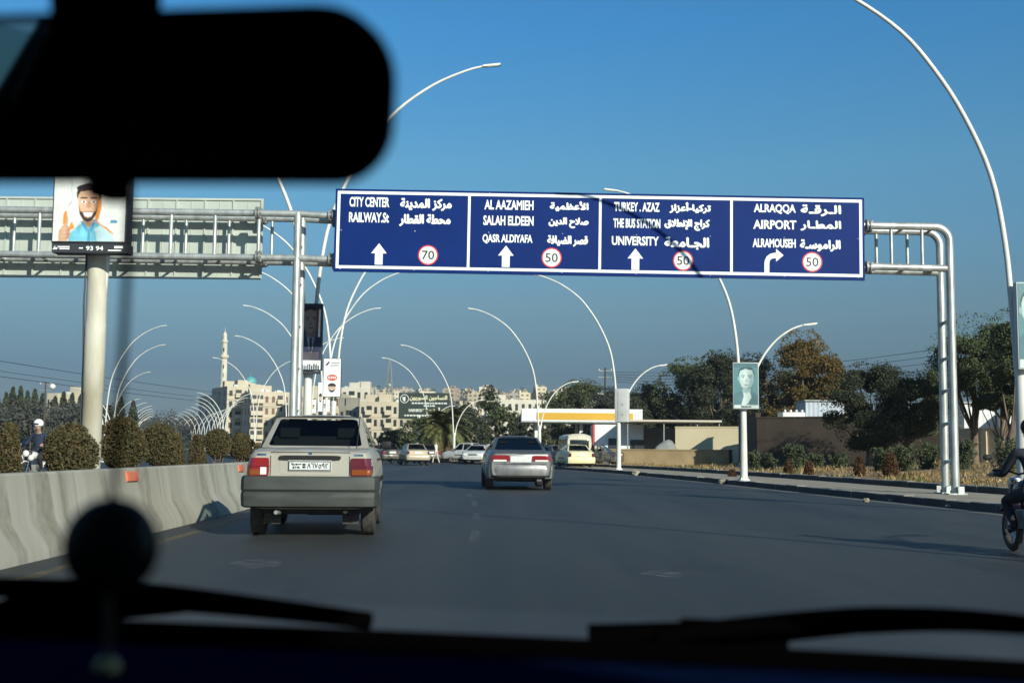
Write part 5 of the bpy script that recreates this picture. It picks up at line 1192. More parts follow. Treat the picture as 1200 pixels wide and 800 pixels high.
for i, (px, Y, h, w) in enumerate([(884, 60, 1.3, 1.5), (900, 58, 1.2, 1.7), (931, 56, 1.7, 2.0), (958, 60, 1.1, 1.6), (1032, 52, 1.5, 1.8), (1061, 50, 1.6, 2.0), (1086, 52, 1.7, 2.2), (1126, 50, 1.7, 2.0), (1152, 48, 1.4, 1.8), (1178, 46, 1.9, 2.2), (982, 58, 1.0, 1.6), (1196, 52, 1.5, 1.8)]):
    x = at(px, Y + 4); Y += 4
    if px in (1152, 1196): continue
    bush('green_bush', ['loose grey green bush on the dry grass below the dark brick wall', 'loose grey green bush on the dry grass left of the gantry post', 'loose grey green bush below the cream wall at right'][0 if px < 1000 else 1 if px < 1100 else 2], x, Y, verge_z(x, Y) - .02, w * .72, h * .72, 'shrub', 130 + i, n=1700, ls=.05, group=GG + (' left' if px < 1000 else ' mid' if px < 1100 else ' right'), shape='vase')
# dry grass and litter
rr = random.Random(77); m = MB()
for _ in range(46000):
    y = 18 + 72 * rr.random() ** 1.3; d = 3.4 + 34 * rr.random() ** 1.6; x = kerb(y) + d
    if math.sin(x * .9 + 1.3 * math.sin(y * .35)) + math.sin(y * .8 - x * .3) < .15 + rr.uniform(-.7, .7): continue
    z = verge_z(x, y) - .01; h = rr.uniform(.04, .20) * (1.6 if rr.random() < .12 else 1.0); a = rr.uniform(0, 6.28); b = rr.uniform(.02, .045); lx, ly = rr.gauss(0, .07), rr.gauss(0, .07)
    m.add([(x - b * math.cos(a), y - b * math.sin(a), z), (x + b * math.cos(a), y + b * math.sin(a), z), (x + lx, y + ly, z + h)], [(0, 1, 2)], 1 if rr.random() < (.45 if d < 6.5 and math.sin(y * .33) > -.2 else .06) else 0)
tag(m.raw('dry_grass', [mat('grass_dry', (.3, .2, .09), .9, leaf=[(.30, .20, .085), (.22, .14, .055), (.36, .26, .12), (.16, .11, .05)], spec=.1), mat('grass_green', (.06, .09, .02), .9, leaf=[(.05, .08, .018), (.09, .11, .03)], spec=.1)]), 'dry yellow grass covering the verge behind the pavement', 'grass', kind='stuff')
m = MB()
for _ in range(230):
    y = 20 + 62 * rr.random() ** 1.2; x = kerb(y) + 3.4 + 20 * rr.random() ** 1.5; s = rr.uniform(.02, .09); z = verge_z(x, y)
    m.box((x, y, z + s * .2), (s * rr.uniform(.7, 1.6), s * rr.uniform(.7, 1.6), s), (rr.uniform(0, 3), rr.uniform(0, 3), rr.uniform(0, 3)))
tag(m.raw('litter', mat('pale_litter', (.5, .47, .42), .9, leaf=[(.5, .47, .40), (.3, .26, .2), (.62, .6, .56), (.22, .18, .13)])), 'small pale stones and litter strewn on the verge', 'litter', kind='stuff')
def rock(label, x, y, z, s, seed, m_=M_kerb):
    rr = random.Random(seed); bm = bmesh.new(); bmesh.ops.create_icosphere(bm, subdivisions=2, radius=s)
    for v in bm.verts: v.co *= 1 + rr.uniform(-.22, .22); v.co.z *= .75; v.co.x *= 1.2
    me = bpy.data.meshes.new('rock'); bm.to_mesh(me); bm.free(); me.materials.append(m_); o = bpy.data.objects.new('stone', me); COL.objects.link(o); o.location = (x, y, z + s * .5); o.rotation_euler.z = rr.uniform(0, 6); tag(o, label, 'stone')
for i, (px, py, s, lb) in enumerate([(854, 566, .14, 'pale stone lying against the kerb left of the teal poster lamp'), (751, 556, .2, 'pale stone against the kerb near the station'), (1015, 587, .07, 'pale stone in the road gutter left of the gantry foot'), (1119, 594, .06, 'small pale pebble in the gutter right of the gantry foot'), (1066, 587, .05, 'tiny pale pebble in the gutter')]):
    g = G(px, py + 1); rock(lb, min(g.x, kerb(g.y) - s * .6), g.y, 0, s, i, M_pave)

# palm
def palm(px, Y, h, label):
    rr = random.Random(3); t = thing('palm_tree', label, 'tree', (at(px, Y), Y, 0)); m = MB()
    m.tube([(0, 0, -.1), (0, 0, h * .25), (.05, 0, h * .5)], [.34, .28, .26], 12); m.build('trunk', M_bark, t, smooth=40)
    f = MB()
    for k in range(130):
        a = rr.uniform(0, 6.283); el = rr.uniform(-.9, 1.25); L = h * rr.uniform(.42, .58); d = Vector((math.cos(a), math.sin(a), 0)); p = Vector((.05, 0, h * .5)); pts = [p.copy()]; e = el
        for i in range(8): p = p + (d * math.cos(e) + Vector((0, 0, math.sin(e)))) * L / 8; e -= .13 + .1 * (i / 8); pts.append(p.copy())
        mi = 0 if el > -.35 else 1
        for i in range(1, 9):
            sd = d.cross(Vector((0, 0, 1))).normalized(); ll = .62 * math.sin(math.pi * (.12 + .8 * i / 9)); tg = (pts[i] - pts[i - 1]).normalized()
            for s in (-1, 1):
                for q in (0, .5): b = pts[i - 1].lerp(pts[i], q); e2 = b + sd * s * ll * .8 + tg * ll * .55 - Vector((0, 0, .18 * ll)); f.add([b, b + tg * .22, e2], [(0, 1, 2)], mi)
    f.raw('fronds', [mat('palm_green', (.05, .065, .02), .6, leaf=[(.05, .065, .02), (.10, .11, .035), (.17, .155, .05)]), mat('palm_dry', (.2, .13, .05), .8, leaf=[(.20, .13, .05), (.12, .08, .03)])], t)
palm(520, 104, 6.0, 'bushy palm tree with drooping fronds behind the parked white cars')
# conifers and grey wood at the far left
rr = random.Random(12)
def conifer(label, x, y, h, seed, group):
    r2 = random.Random(seed); t = thing('conifer_tree', label, 'tree', (x, y, 0), 0, group); m = MB(); m.tube([(0, 0, -.1), (0, 0, h * .95)], [.18, .03], 6); m.build('trunk', M_bark, t); c = MB()
    for i in range(34):
        v = i / 33; z = h * (.12 + .88 * v); r = (1 - v) ** .8 * h * .17 + .12
        for k in range(7): a = r2.uniform(0, 6.28); leaves(c, (math.cos(a) * r * .6, math.sin(a) * r * .6, z), (r * .5, r * .5, .3), 6, .28, r2, .4)
    c.raw('crown', M_leaf['dark'], t); return t
CG = 'pointed conifers in the far left wood'; c0 = None
for i, (px, top) in enumerate([(4, 462), (12, 456), (21, 455), (29, 460), (38, 458), (47, 463), (72, 461), (82, 462), (92, 464), (-8, 458), (62, 466), (101, 466), (140, 466), (154, 470)]):
    Y = 205 + (i * 37 % 30); k = 1400 / Y; h = (523 - top) / k + CAM_H
    if c0 is None: c0 = conifer('dark pointed conifer standing in the far left wood', at(px, Y), Y, h, 4, CG); H0 = h
    else: o = dup(c0, (at(px, Y), Y, 0), rr.uniform(0, 6)); s = h / H0; o.scale = (s * rr.uniform(.8, 1.2), s, s)
m = MB(); tk = MB()
for i in range(330):
    px = rr.uniform(-40, 250); Y = rr.uniform(170, 240) if px < 130 else rr.uniform(330, 460); k = 1400 / Y; h = (523 - rr.uniform(468, 486)) / k + 1 if px < 130 else (523 - rr.uniform(478, 492)) / k + 1
    x = at(px, Y)
    for q in range(5): leaves(m, (x + rr.uniform(-1.4, 1.4), Y + rr.uniform(-1.4, 1.4), h * rr.uniform(.15, .9)), (1.3, 1.3, h * .18), 22, .33, rr)
    tk.tube([(x, Y, 0), (x, Y, h * .7)], [.12, .05], 4)
k0 = len(m.v); m.add(tk.v, tk.f, 1)
tag(m.raw('far_wood', [M_leaf['grey'], M_bark]), 'grey green far wood that reads as one mass behind the opposite road', 'wood', kind='stuff')
# scrub and trees before the town, between the flats and the station
for i, (px, top, Y, w, kind, lb) in enumerate([(541, 474, 150, 46, 'dark', 'dark tree behind the lamp beside the palm'), (572, 455, 165, 28, 'dark', 'slim tall dark tree rising above the town roofs'), (590, 478, 150, 44, 'olive', 'olive tree left of the station canopy end'), (489, 492, 150, 40, 'olive', 'low olive tree under the dark green billboard'), (462, 505, 160, 36, 'dark', 'low dark tree in front of the cream flats'), (618, 486, 145, 40, 'dark', 'dark tree behind the left canopy end'), (552, 490, 130, 40, 'dark', 'low dark tree over the white parked cars'), (645, 462, 190, 40, 'olive', 'distant olive tree above the canopy fascia, left of the lamp')]):
    k = 1400 / Y; tree_obj('broadleaf_tree', lb, at(px, Y), Y, 0, (528 - top) / k + CAM_H, w / k, kind, 200 + i, clumps=30, per=200, ls=.17, group='trees in front of the town', low=.1)

# ------------------------------------------------------------------ buildings
M_win = mat('far_window', (.03, .032, .035), .3); M_roofgrey = mat('flat_roof', (.34, .31, .26), .9); M_shut = mat('brown_shutter', (.15, .085, .055), .7)
def flats(label, px0, px1, top, Y, depth, rz, floors, cols, m_wall, base=0.0, clutter=10, seed=1, side=True, balcony=True, dark_cols=()):
    rr = random.Random(seed); k = 1400 / Y; w = (px1 - px0) / k; H = (526 - top) / k + CAM_H; x = at((px0 + px1) / 2, Y)
    t = thing('apartment_building', label, 'building', (x, Y, base), rz)
    fh = H / floors; m = MB(); m.box((0, depth / 2, H / 2), (w, depth, H)); m.box((0, .1, H + .25), (w, .2, .5)); m.box((-w / 2 + .1, depth / 2, H + .25), (.2, depth - .5, .5)); m.box((w / 2 - .1, depth / 2, H + .25), (.2, depth - .5, .5))
    for f in range(1, floors): m.box((0, -.05, f * fh), (w + .02, .12, .22))
    wall = m.build('wall', m_wall, t)
    cw = w / cols; win = None
    wm = MB(); wm.box((0, 0, 0), (cw * .42, .08, fh * .46)); wm.box((0, -.02, -fh * .25), (cw * .5, .16, .1)); 
    for f in range(floors):
        for c in range(cols):
            loc = (-w / 2 + (c + .5) * cw, -.03, f * fh + fh * .55)
            if c in dark_cols or (balcony and c % 3 == 1):
                b = MB(); b.box((0, -.5, -fh * .38), (cw * .94, 1.1, .16)); b.box((0, -1.0, -fh * .2), (cw * .94, .08, fh * .34)); b.box((-cw * .44, -.5, -fh * .2), (.08, 1.0, fh * .34)); b.box((cw * .44, -.5, -fh * .2), (.08, 1.0, fh * .34)); o = b.build('balcony', m_wall, t); o.location = loc
                b = MB(); b.box((0, .0, -.05), (cw * .8, .08, fh * .66)); o = b.build('balcony_opening', M_win, t); o.location = loc
            else:
                if win is None: win = wm.build('window', [M_shut if rr.random() < .3 else M_win], t); o = win
                else: o = win.copy(); COL.objects.link(o)
                o.location = loc
    if side:
        for f in range(floors):
            for c in range(3):
                for sx in (-1, 1):
                    o = win.copy(); COL.objects.link(o); o.location = (sx * (w / 2 + .03), depth * (c + .5) / 3, f * fh + fh * .55); o.rotation_euler = (0, 0, R(90))
    for i in range(clutter):
        xx, yy = rr.uniform(-w / 2 + .8, w / 2 - .8), rr.uniform(.8, depth - .8); q = rr.random(); b = MB()
        if q < .4: b.box((0, 0, .55), (1.0, 1.0, .9)); b.box((0, 0, 0), (1.1, 1.1, .2)); nm, mm = 'water_tank', M_casel
        elif q < .7: b.box((0, 0, 1.1), (2.6, 2.2, 2.3)); nm, mm = 'roof_hut', m_wall
        elif q < .85: b.lathe([(0, .2), (.3, .28), (.55, .5)], 10, (0, 0, .6), 'Y'); b.tube([(0, 0, 0), (0, .2, .7)], .05, 5); nm, mm = 'satellite_dish', M_white
        else: b.box((0, 0, .5), (.5, 3.0, 1.1)); nm, mm = 'laundry_screen', M_shut
        o = b.build(nm, mm, t); o.location = (xx, yy, H + .02)
    return t
flats('cream block of flats with a dark left side, second block right of the minaret', 292, 338, 462, 300, 14, R(22), 5, 6, M_stone, seed=1, clutter=12, dark_cols=(0,))
flats('tall cream corner block directly right of the minaret foot', 264, 300, 456, 312, 16, R(28), 6, 4, M_stone, seed=2, clutter=9)
flats('leftmost flats at the left foot of the minaret, mostly in shade', 250, 274, 466, 322, 16, R(30), 5, 3, M_stone2, seed=3, clutter=5)
flats('cream block with open dark loggias behind the gantry post', 336, 398, 463, 285, 12, R(-4), 4, 7, M_stone, seed=4, clutter=12)
flats('pale block with a dark loggia row right of the white oval poster', 398, 432, 456, 330, 14, R(-3), 5, 4, M_stone2, seed=5, clutter=8)
flats('broad cream flats with brown shutters left of the dark green billboard', 420, 474, 473, 240, 14, R(-5), 4, 7, M_stone, seed=6, clutter=6)
flats('grey shaded block behind the near saloon roof', 396, 426, 478, 255, 12, R(-3), 3, 4, mat('grey_plaster', (.26, .24, .20), .9, var=.2, scale=.3), seed=7, clutter=4)
flats('low cream building behind the palm with one wide dark loggia', 536, 562, 483, 200, 10, R(0), 3, 3, M_stone, seed=8, clutter=4, balcony=True)
flats('long pale block with few windows left of the station canopy', 570, 640, 468, 420, 16, R(4), 4, 9, M_stone2, seed=9, clutter=12, balcony=False)
flats('yellowish house on the far left above the grey wood', 51, 66, 466, 260, 10, R(-20), 3, 3, M_stone, seed=10, clutter=3, balcony=False)
flats('lower yellowish house right of the far left one, above the grey wood', 64, 82, 476, 265, 10, R(-15), 2, 3, M_stone, seed=11, clutter=2, balcony=False)
# minaret
Y = 420; k = 1400 / Y; x = at(259.5, Y); t = thing('minaret', 'slender pale stone minaret rising above the flats at left', 'minaret', (x, Y, 0)); t.scale = (.76, .76, 1); Z = lambda py: CAM_H + (525 - py) / k
m = MB(); m.lathe([(1.75, 0), (1.75, Z(452)), (1.5, Z(450)), (1.4, Z(421)), (2.0, Z(419)), (2.0, Z(416)), (1.25, Z(415.5)), (1.2, Z(402))], 12); b = m.build('shaft', M_stone2, t, smooth=25)
m = MB(); m.lathe([(2.1, Z(419)), (2.1, Z(416.2)), (1.95, Z(416.2)), (1.95, Z(418))], 12); m.build('gallery', M_stone2, t)
m = MB(); m.lathe([(1.2, Z(402)), (1.6, Z(401)), (1.6, Z(399)), (1.0, Z(398)), (.95, Z(394)), (1.1, Z(393)), (.6, Z(390)), (.12, Z(388)), (.1, Z(384)), (0, Z(383.5))], 12); m.build('cap', M_stone2, t, smooth=30)
for zc in (440, 430, 410):
    m = MB(); m.box((0, -1.35, Z(zc)), (.5, .2, 1.4)); m.build('slit_window', M_win, t)
Y = 400; k = 1400 / Y; x = at(291, Y); t = thing('mosque_dome', 'small turquoise dome above the flats right of the minaret', 'dome', (x, Y, 0)); Z = lambda py: CAM_H + (525 - py) / k
m = MB(); m.lathe([(2.0, 0), (2.0, Z(449))], 16); m.build('drum', M_stone2, t, smooth=40); m = MB(); m.lathe([(2.05, Z(449)), (2.15, Z(446.5)), (1.7, Z(443.5)), (.8, Z(441.6)), (.1, Z(441)), (.08, Z(437)), (0, Z(436.8))], 16); m.build('cupola', mat('turquoise', (.10, .34, .34), .5), t, smooth=40)
# hillside town: many small houses up a slope
hill = MB(); vs = []; NX, NY = 30, 14
for j in range(NY + 1):
    for i in range(NX + 1):
        x_ = lerp(-420, 260, i / NX); y_ = lerp(430, 1500, j / NY); vs.append((x_, y_, -.3 + 47 * sstep(440, 1050, y_) * (1 - .25 * sstep(0, 260, x_)) * sstep(-.20, -.13, x_ / y_)))
hill.add(vs, [(j * (NX + 1) + i, j * (NX + 1) + i + 1, (j + 1) * (NX + 1) + i + 2, (j + 1) * (NX + 1) + i + 1) for j in range(NY) for i in range(NX)])
struct(hill.raw('hill', M_ground))
def hz_(x, y): return -.3 + 47 * sstep(440, 1050, y) * (1 - .25 * sstep(0, 260, x)) * sstep(-.20, -.13, x / y)
def facade_mat(name, c):
    m = bpy.data.materials.new(name); m.use_nodes = True; n, l = m.node_tree.nodes, m.node_tree.links; b = n['Principled BSDF']; b.inputs['Roughness'].default_value = .9
    tc = n.new('ShaderNodeTexCoord'); br = n.new('ShaderNodeTexBrick'); br.inputs['Color1'].default_value = (.12, .105, .08, 1); br.inputs['Color2'].default_value = (.18, .14, .10, 1); br.inputs['Mortar'].default_value = (*c, 1)
    br.inputs['Scale'].default_value = 1.0; br.inputs['Mortar Size'].default_value = .98; br.inputs['Brick Width'].default_value = 3.9; br.inputs['Row Height'].default_value = 3.2; br.offset = .0; br.inputs['Mortar Smooth'].default_value = .0
    sp = n.new('ShaderNodeSeparateXYZ'); cb = n.new('ShaderNodeCombineXYZ'); ad = n.new('ShaderNodeMath'); l.new(tc.outputs['Object'], sp.inputs[0]); l.new(sp.outputs[0], ad.inputs[0]); l.new(sp.outputs[1], ad.inputs[1]); l.new(ad.outputs[0], cb.inputs[0]); l.new(sp.outputs[2], cb.inputs[1]); l.new(cb.outputs[0], br.inputs['Vector']); l.new(br.outputs[0], b.inputs['Base Color']); return m
FM = [facade_mat('far_cream', (.56, .48, .34)), facade_mat('far_pale', (.60, .54, .43)), facade_mat('far_grey', (.33, .31, .27)), facade_mat('far_rose', (.38, .29, .22))]
rr = random.Random(31); HG = 'small far houses of the hillside town'; n_h = 0
for row in range(9):
    y_ = 470 + row * 68
    xx = at(425, y_)
    while xx < at(735, y_):
        w = rr.uniform(6, 11); d = rr.uniform(7, 12); h = rr.choice((4.0, 6.4, 6.4, 9.6)) + rr.uniform(-.8, .8); yy = y_ + rr.uniform(-14, 14)
        if rr.random() < .82:
            m = MB(); m.box((0, d / 2, h / 2), (w, d, h)); m.box((rr.uniform(-w / 3, w / 3), d / 2, h + 1.0), (rr.uniform(2, 4), 3, 2)); 
            for _ in range(5): m.box((rr.uniform(-w / 2.2, w / 2.2), rr.uniform(1, d - 1), h + .6), (rr.uniform(.5, 1.6), 1.0, rr.uniform(.8, 2.2)))
            o = m.build('far_house', rr.choice(FM)); o.location = (xx + w / 2, yy, hz_(xx, yy) - 1.2); o.rotation_euler.z = rr.uniform(-.6, .5); tag(o, 'small pale flat roofed house among many on the far hillside', 'house', HG); n_h += 1
        xx += w + rr.uniform(-1, 9)
# trees of the hillside: dark specks between the houses
m = MB()
for _ in range(170):
    y_ = rr.uniform(450, 980); x_ = at(rr.uniform(440, 760), y_); h = rr.uniform(4, 9); leaves(m, (x_, y_, hz_(x_, y_) + h * .5), (2.4, 2.4, h * .5), 60, .8, rr)
tag(m.raw('hillside_trees', M_leaf['dark']), 'dark far trees scattered between the hillside houses', 'trees', kind='stuff')

# lattice mast, poles, wires
Y = 330; x = at(455, Y); k = 1400 / Y; t = thing('lattice_mast', 'thin steel lattice mast behind the flats left of the billboard', 'mast', (x, Y, 0)); m = MB(); zt = CAM_H + (526 - 420) / k; z0 = 10.0; n = 9
for s1 in (-1, 1):
    for s2 in (-1, 1): m.tube([(s1 * 1.7, s2 * 1.7, 0), (s1 * .5, s2 * .5, zt * .85), (s1 * .12, s2 * .12, zt)], .09, 5)
for i in range(12):
    a = i / 12; b = (i + 1) / 12; ra, rb_ = lerp(1.7, .4, a), lerp(1.7, .4, b); za, zb_ = zt * .88 * a, zt * .88 * b
    for s2 in (-1, 1): m.tube([(-ra, s2 * ra, za), (rb_, s2 * rb_, zb_)], .05, 4); m.tube([(ra, s2 * ra, za), (-rb_, s2 * rb_, zb_)], .05, 4); m.tube([(s2 * ra, -ra, za), (s2 * rb_, rb_, zb_)], .05, 4); m.tube([(-ra, s2 * ra, za), (ra, s2 * ra, za)], .05, 4)
m.build('lattice', mat('mast_grey', (.16, .19, .18), .6), t); m = MB(); m.lathe([(0, -.2), (.5, -.1), (.6, 0)], 8, (0, -.7, zt * .72), 'Y'); m.build('dish', M_galvd, t)
def utility_pole(label, px, top, Y, arms=2):
    k = 1400 / Y; x = at(px, Y); t = thing('utility_pole', label, 'pole', (x, Y, 0)); h = CAM_H + (528 - top) / k; m = MB(); m.tube([(0, 0, 0), (0, 0, h)], [.16, .11], 8); m.build('pole', mat('dark_timber', (.06, .048, .04), .9), t)
    for i in range(arms): m = MB(); m.box((0, 0, h - .4 - i * .8), (1.7, .1, .1)); o = m.build('crossarm', M_galvd, t)
    for sx in (-.75, 0, .75): m = MB(); m.lathe([(.05, 0), (.07, .1), (.03, .2)], 6, (sx, 0, h - .33)); m.build('insulator', M_white, t)
    return (x, Y, h)
A = utility_pole('dark timber utility pole above the trees near the steel box lamp', 709, 430, 150); B = utility_pole('dark utility pole standing in the far left wood', 50, 452, 170)
m = MB(); m.ball((0, 0, 0), .42, 10, 8); m.tube([(-.5, 0, 0), (0, 0, 0)], .05, 5); o = m.build('pole_lamp', M_white); o.location = (B[0] + 1.0, 170, B[2] - .7); tag(o, 'white lamp globe on the far left utility pole', 'lamp')
def wire(mb, a, b, sag, r, n=14):
    a, b = Vector(a), Vector(b); mb.tube([a.lerp(b, i / n) - Vector((0, 0, sag * 4 * (i / n) * (1 - i / n))) for i in range(n + 1)], r, 4)
m = MB(); wire(m, P(-120, 403, 110), P(330, 468, 260), .5, .03); wire(m, P(-120, 424, 110), P(330, 478, 260), .5, .03); wire(m, P(-120, 417, 112), P(330, 474, 262), .5, .025)
tag(m.raw('power_line', M_black), 'thin dark overhead wires crossing the sky at the far left', 'wires')
m = MB()
for i in range(5): wire(m, (A[0] + .3 * i, 150, A[2] - .5 - .3 * i), P(1200, 392 + 9 * i, 105), 1.2, .022)
tag(m.raw('power_line', M_black), 'thin overhead wires above the right hand trees', 'wires')

# dark green billboard
Y = 150; p0 = P(467, 490.5, Y); p1 = P(526.5, 460.5, Y); w, h = p1.x - p0.x, p1.z - p0.z
t = thing('billboard', 'large dark green billboard with pale arabic lettering on a white post', 'billboard', ((p0.x + p1.x) / 2, Y, 0), R(-2)); m = MB(); m.tube([(-.6, .2, 0), (-.6, .2, p0.z + .5)], .45, 12); m.build('post', M_white, t, smooth=40)
m = MB(); m.box((0, 0, (p0.z + p1.z) / 2), (w, .4, h)); brd = m.build('panel', mat('billboard_green', (.022, .035, .03), .5), t)
m = MB(); z0 = p0.z; M_bl = mat('billboard_lettering', (.55, .53, .34), .6); M_blw = mat('billboard_white', (.6, .62, .58), .6)
text_into(m, 'النساجون السوريون', -w * .28, w * .46, z0 + h * .70, z0 + h * .90, -.215, True)
text_into(m, 'و أخوته', -w * .06, w * .46, z0 + h * .26, z0 + h * .44, -.215, True)
for zc, a, b in ((.60, -.24, .44), (.50, .0, .2), (.13, -.38, .18), (.35, -.30, -.08), (.32, -.30, -.08), (.30, -.30, -.08)):
    q = a
    while q < b: l_ = rr.uniform(.03, .06); m.add([(w * q, -.215, z0 + h * (zc - .025)), (w * (q + l_), -.215, z0 + h * (zc - .025)), (w * (q + l_), -.215, z0 + h * (zc + .03)), (w * q, -.215, z0 + h * (zc + .03))], [(0, 1, 2, 3)], 1); q += l_ + .014
cx, cz = -w * .385, z0 + h * .77; ro, ri = h * .17, h * .145
for i in range(24): a, b = i / 24 * 6.2832, (i + 1) / 24 * 6.2832; m.add([(cx + ro * math.cos(a), -.215, cz + ro * math.sin(a)), (cx + ro * math.cos(b), -.215, cz + ro * math.sin(b)), (cx + ri * math.cos(b), -.215, cz + ri * math.sin(b)), (cx + ri * math.cos(a), -.215, cz + ri * math.sin(a))], [(0, 1, 2, 3)], 1)
m.add([(cx - .12, -.215, cz - ro * .55), (cx + .12, -.215, cz - ro * .55), (cx + .12, -.215, cz + ro * .5), (cx - .3, -.215, cz + ro * .3)], [(0, 1, 2, 3)], 1); m.raw('lettering', [M_bl, M_blw], brd)

# ------------------------------------------------------------------ filling station and yard walls
Y = 108; k = 1400 / Y; X0, X1 = at(611, Y), at(753, Y); zb_, zt_ = CAM_H + (529 - 494) / k, CAM_H + (529 - 479.5) / k
t = thing('station_canopy', 'filling station canopy with a white and yellow fascia on slim posts', 'canopy', ((X0 + X1) / 2, Y, 0)); W2 = (X1 - X0) / 2
m = MB(); m.box((0, 5.5, (zb_ + zt_) / 2), (2 * W2, 11, zt_ - zb_)); m.build('roof', mat('fascia_white', (.72, .72, .70), .5), t)
m = MB(); m.box((.6 * W2 * 0 + .25, -.02, zb_ + (zt_ - zb_) * .40), (2 * W2 - 2.2, .05, (zt_ - zb_) * .56)); m.build('yellow_band', mat('fascia_yellow', (.56, .31, .02), .5), t)
m = MB(); m.box((0, -.03, zb_ - .06), (2 * W2 + .1, .1, .12)); m.build('fascia_edge', M_galvd, t)
for sx in (-.75, 0, .72):
    for sy in (1.5, 9): m = MB(); m.box((sx * W2, sy, zb_ / 2), (.3, .3, zb_)); m.build('post', M_white, t)
t = thing('station_shop', 'white station shop with a red edge strip and dark door below the canopy', 'building', (at(725, 104), 104, 0)); k = 1400 / 104
hS = CAM_H + (529 - 497.5) / k; m = MB(); m.box((0, 2.5, hS / 2), (58 / k, 5, hS)); b = m.build('wall', mat('shop_white', (.66, .68, .68), .6, var=.1, scale=.6), t)
m = MB(); m.box((-29 / k, -.06, hS / 2), (.16, .14, hS)); m.build('red_strip', mat('shop_red', (.55, .05, .04), .5), b); m = MB(); m.box((-6 / k, -.03, 1.1), (.9, .1, 2.2)); m.build('door', M_win, b); m = MB(); m.box((1.6, -.03, 1.5), (1.2, .08, 1.2)); m.build('window', M_win, b)
t = thing('fuel_pump', 'grey fuel pump standing under the canopy left of the shop', 'fuel pump', (at(664, 110), 111, 0)); m = MB(); m.box((0, 0, .85), (.9, .5, 1.7)); bevel(m.build('housing', M_casel, t), .04); m = MB(); m.box((0, -.26, 1.25), (.6, .03, .4)); m.build('display', M_win, t); m = MB(); m.tube([(.45, 0, 1.3), (.6, 0, .9), (.5, 0, .4), (.46, 0, 1.0)], .03, 6); m.build('hose', M_black, t)
Y = 100; k = 1400 / Y; t = thing('lean_to_roof', 'long low flat roof on thin posts right of the canopy', 'roof', (at(790, Y), Y, 0)); zr = CAM_H + (530 - 493.5) / k; wr_ = 112 / k
m = MB(); m.box((0, 3, zr), (wr_, 6, .16)); m.build('roof', mat('lean_to_cream', (.5, .44, .36), .8), t)
for sx in (-.48, -.1, .25, .48): m = MB(); m.tube([(sx * wr_, .4, 0), (sx * wr_, .4, zr)], .06, 6); m.build('post', M_galvd, t)
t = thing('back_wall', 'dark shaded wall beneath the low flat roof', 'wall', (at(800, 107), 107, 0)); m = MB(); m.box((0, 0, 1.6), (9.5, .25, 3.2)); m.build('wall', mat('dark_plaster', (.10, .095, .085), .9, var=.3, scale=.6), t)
def wall_thing(name, label, px0, px1, top, Y, m_, Y1=None, thick=.3, pil=0, base=-.2):
    Y1 = Y1 or Y; a, b = P(px0, 530, Y), P(px1, 530, Y1); a.z = b.z = 0; d = b - a; L = d.length; z0 = min(gz(a.x, Y), gz(b.x, Y1)); z = CAM_H + (531 - top) / 1400 * (Y + Y1) / 2 - z0
    t = thing(name, label, 'wall', (a.x, a.y, z0), math.atan2(d.y, d.x)); m = MB(); m.box((L / 2, 0, (z + base) / 2), (L, thick, z - base)); m.build('wall', m_, t)
    m = MB(); m.box((L / 2, 0, z + .04), (L + .04, thick + .08, .08)); m.build('coping', m_, t)
    for i in range(pil): m = MB(); m.box((L * (i + .5) / max(1, pil), -thick / 2 - .06, z / 2 - .05), (.35, .14, z - .12)); m.build('pier', m_, t)
    return t
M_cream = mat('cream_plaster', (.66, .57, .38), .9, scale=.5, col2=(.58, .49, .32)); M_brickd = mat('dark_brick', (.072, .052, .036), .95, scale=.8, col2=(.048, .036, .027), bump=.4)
wall_thing('yard_wall', 'sunlit cream wall with a vertical dark joint right of the station shop', 792, 871, 502, 92, M_cream, 90, pil=0)
m = MB(); o = None
wall_thing('yard_wall', 'short cream wall piece catching the sun, right of the teal poster lamp', 876, 884, 490, 84, M_cream, 86)
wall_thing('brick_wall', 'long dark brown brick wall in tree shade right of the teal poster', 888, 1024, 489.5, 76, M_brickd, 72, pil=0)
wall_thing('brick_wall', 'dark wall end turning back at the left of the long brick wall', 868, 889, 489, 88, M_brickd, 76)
wall_thing('stone_wall', 'pale cream block wall behind the pines at the right edge', 1124, 1262, 500.5, 70, mat('cream_block', (.52, .45, .33), .95, scale=1.2, col2=(.44, .37, .26), bump=.3), 64, pil=2)
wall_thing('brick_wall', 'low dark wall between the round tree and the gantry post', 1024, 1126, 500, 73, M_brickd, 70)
wall_thing('rubble_bank', 'low tan earth and block bank in front of the station shop', 700, 856, 529, 84, mat('tan_bank', (.36, .27, .15), .95, scale=1.0, col2=(.26, .19, .10), bump=.5), 81, thick=1.6)
# corrugated sheds and truck behind the walls
def shed(name, label, px0, px1, top, Y, m_, depth=3, rz=0, z0=0):
    k = 1400 / Y; w = (px1 - px0) / k; h = CAM_H + (531 - top) / k - z0; t = thing(name, label, 'shed', (at((px0 + px1) / 2, Y), Y, z0), rz); m = MB(); n = int(w / .16); vs = []
    for i in range(n + 1): x = -w / 2 + w * i / n; yv = .03 * (i % 2); vs += [(x, yv, 0), (x, yv, h)]
    m.add(vs, [(2 * i, 2 * i + 2, 2 * i + 3, 2 * i + 1) for i in range(n)]); m.build('corrugated_wall', m_, t); m = MB(); m.box((0, depth / 2 + .04, h / 2), (w - .02, depth, h - .04)); m.build('shell', m_, t); m = MB(); m.box((0, depth / 2, h + .04), (w + .2, depth + .3, .08)); m.build('roof', M_galvd, t)
M_blueshed = mat('pale_blue_sheet', (.40, .44, .50), .6, var=.15, scale=.8); M_whshed = mat('white_sheet', (.66, .67, .65), .6, var=.12, scale=.8)
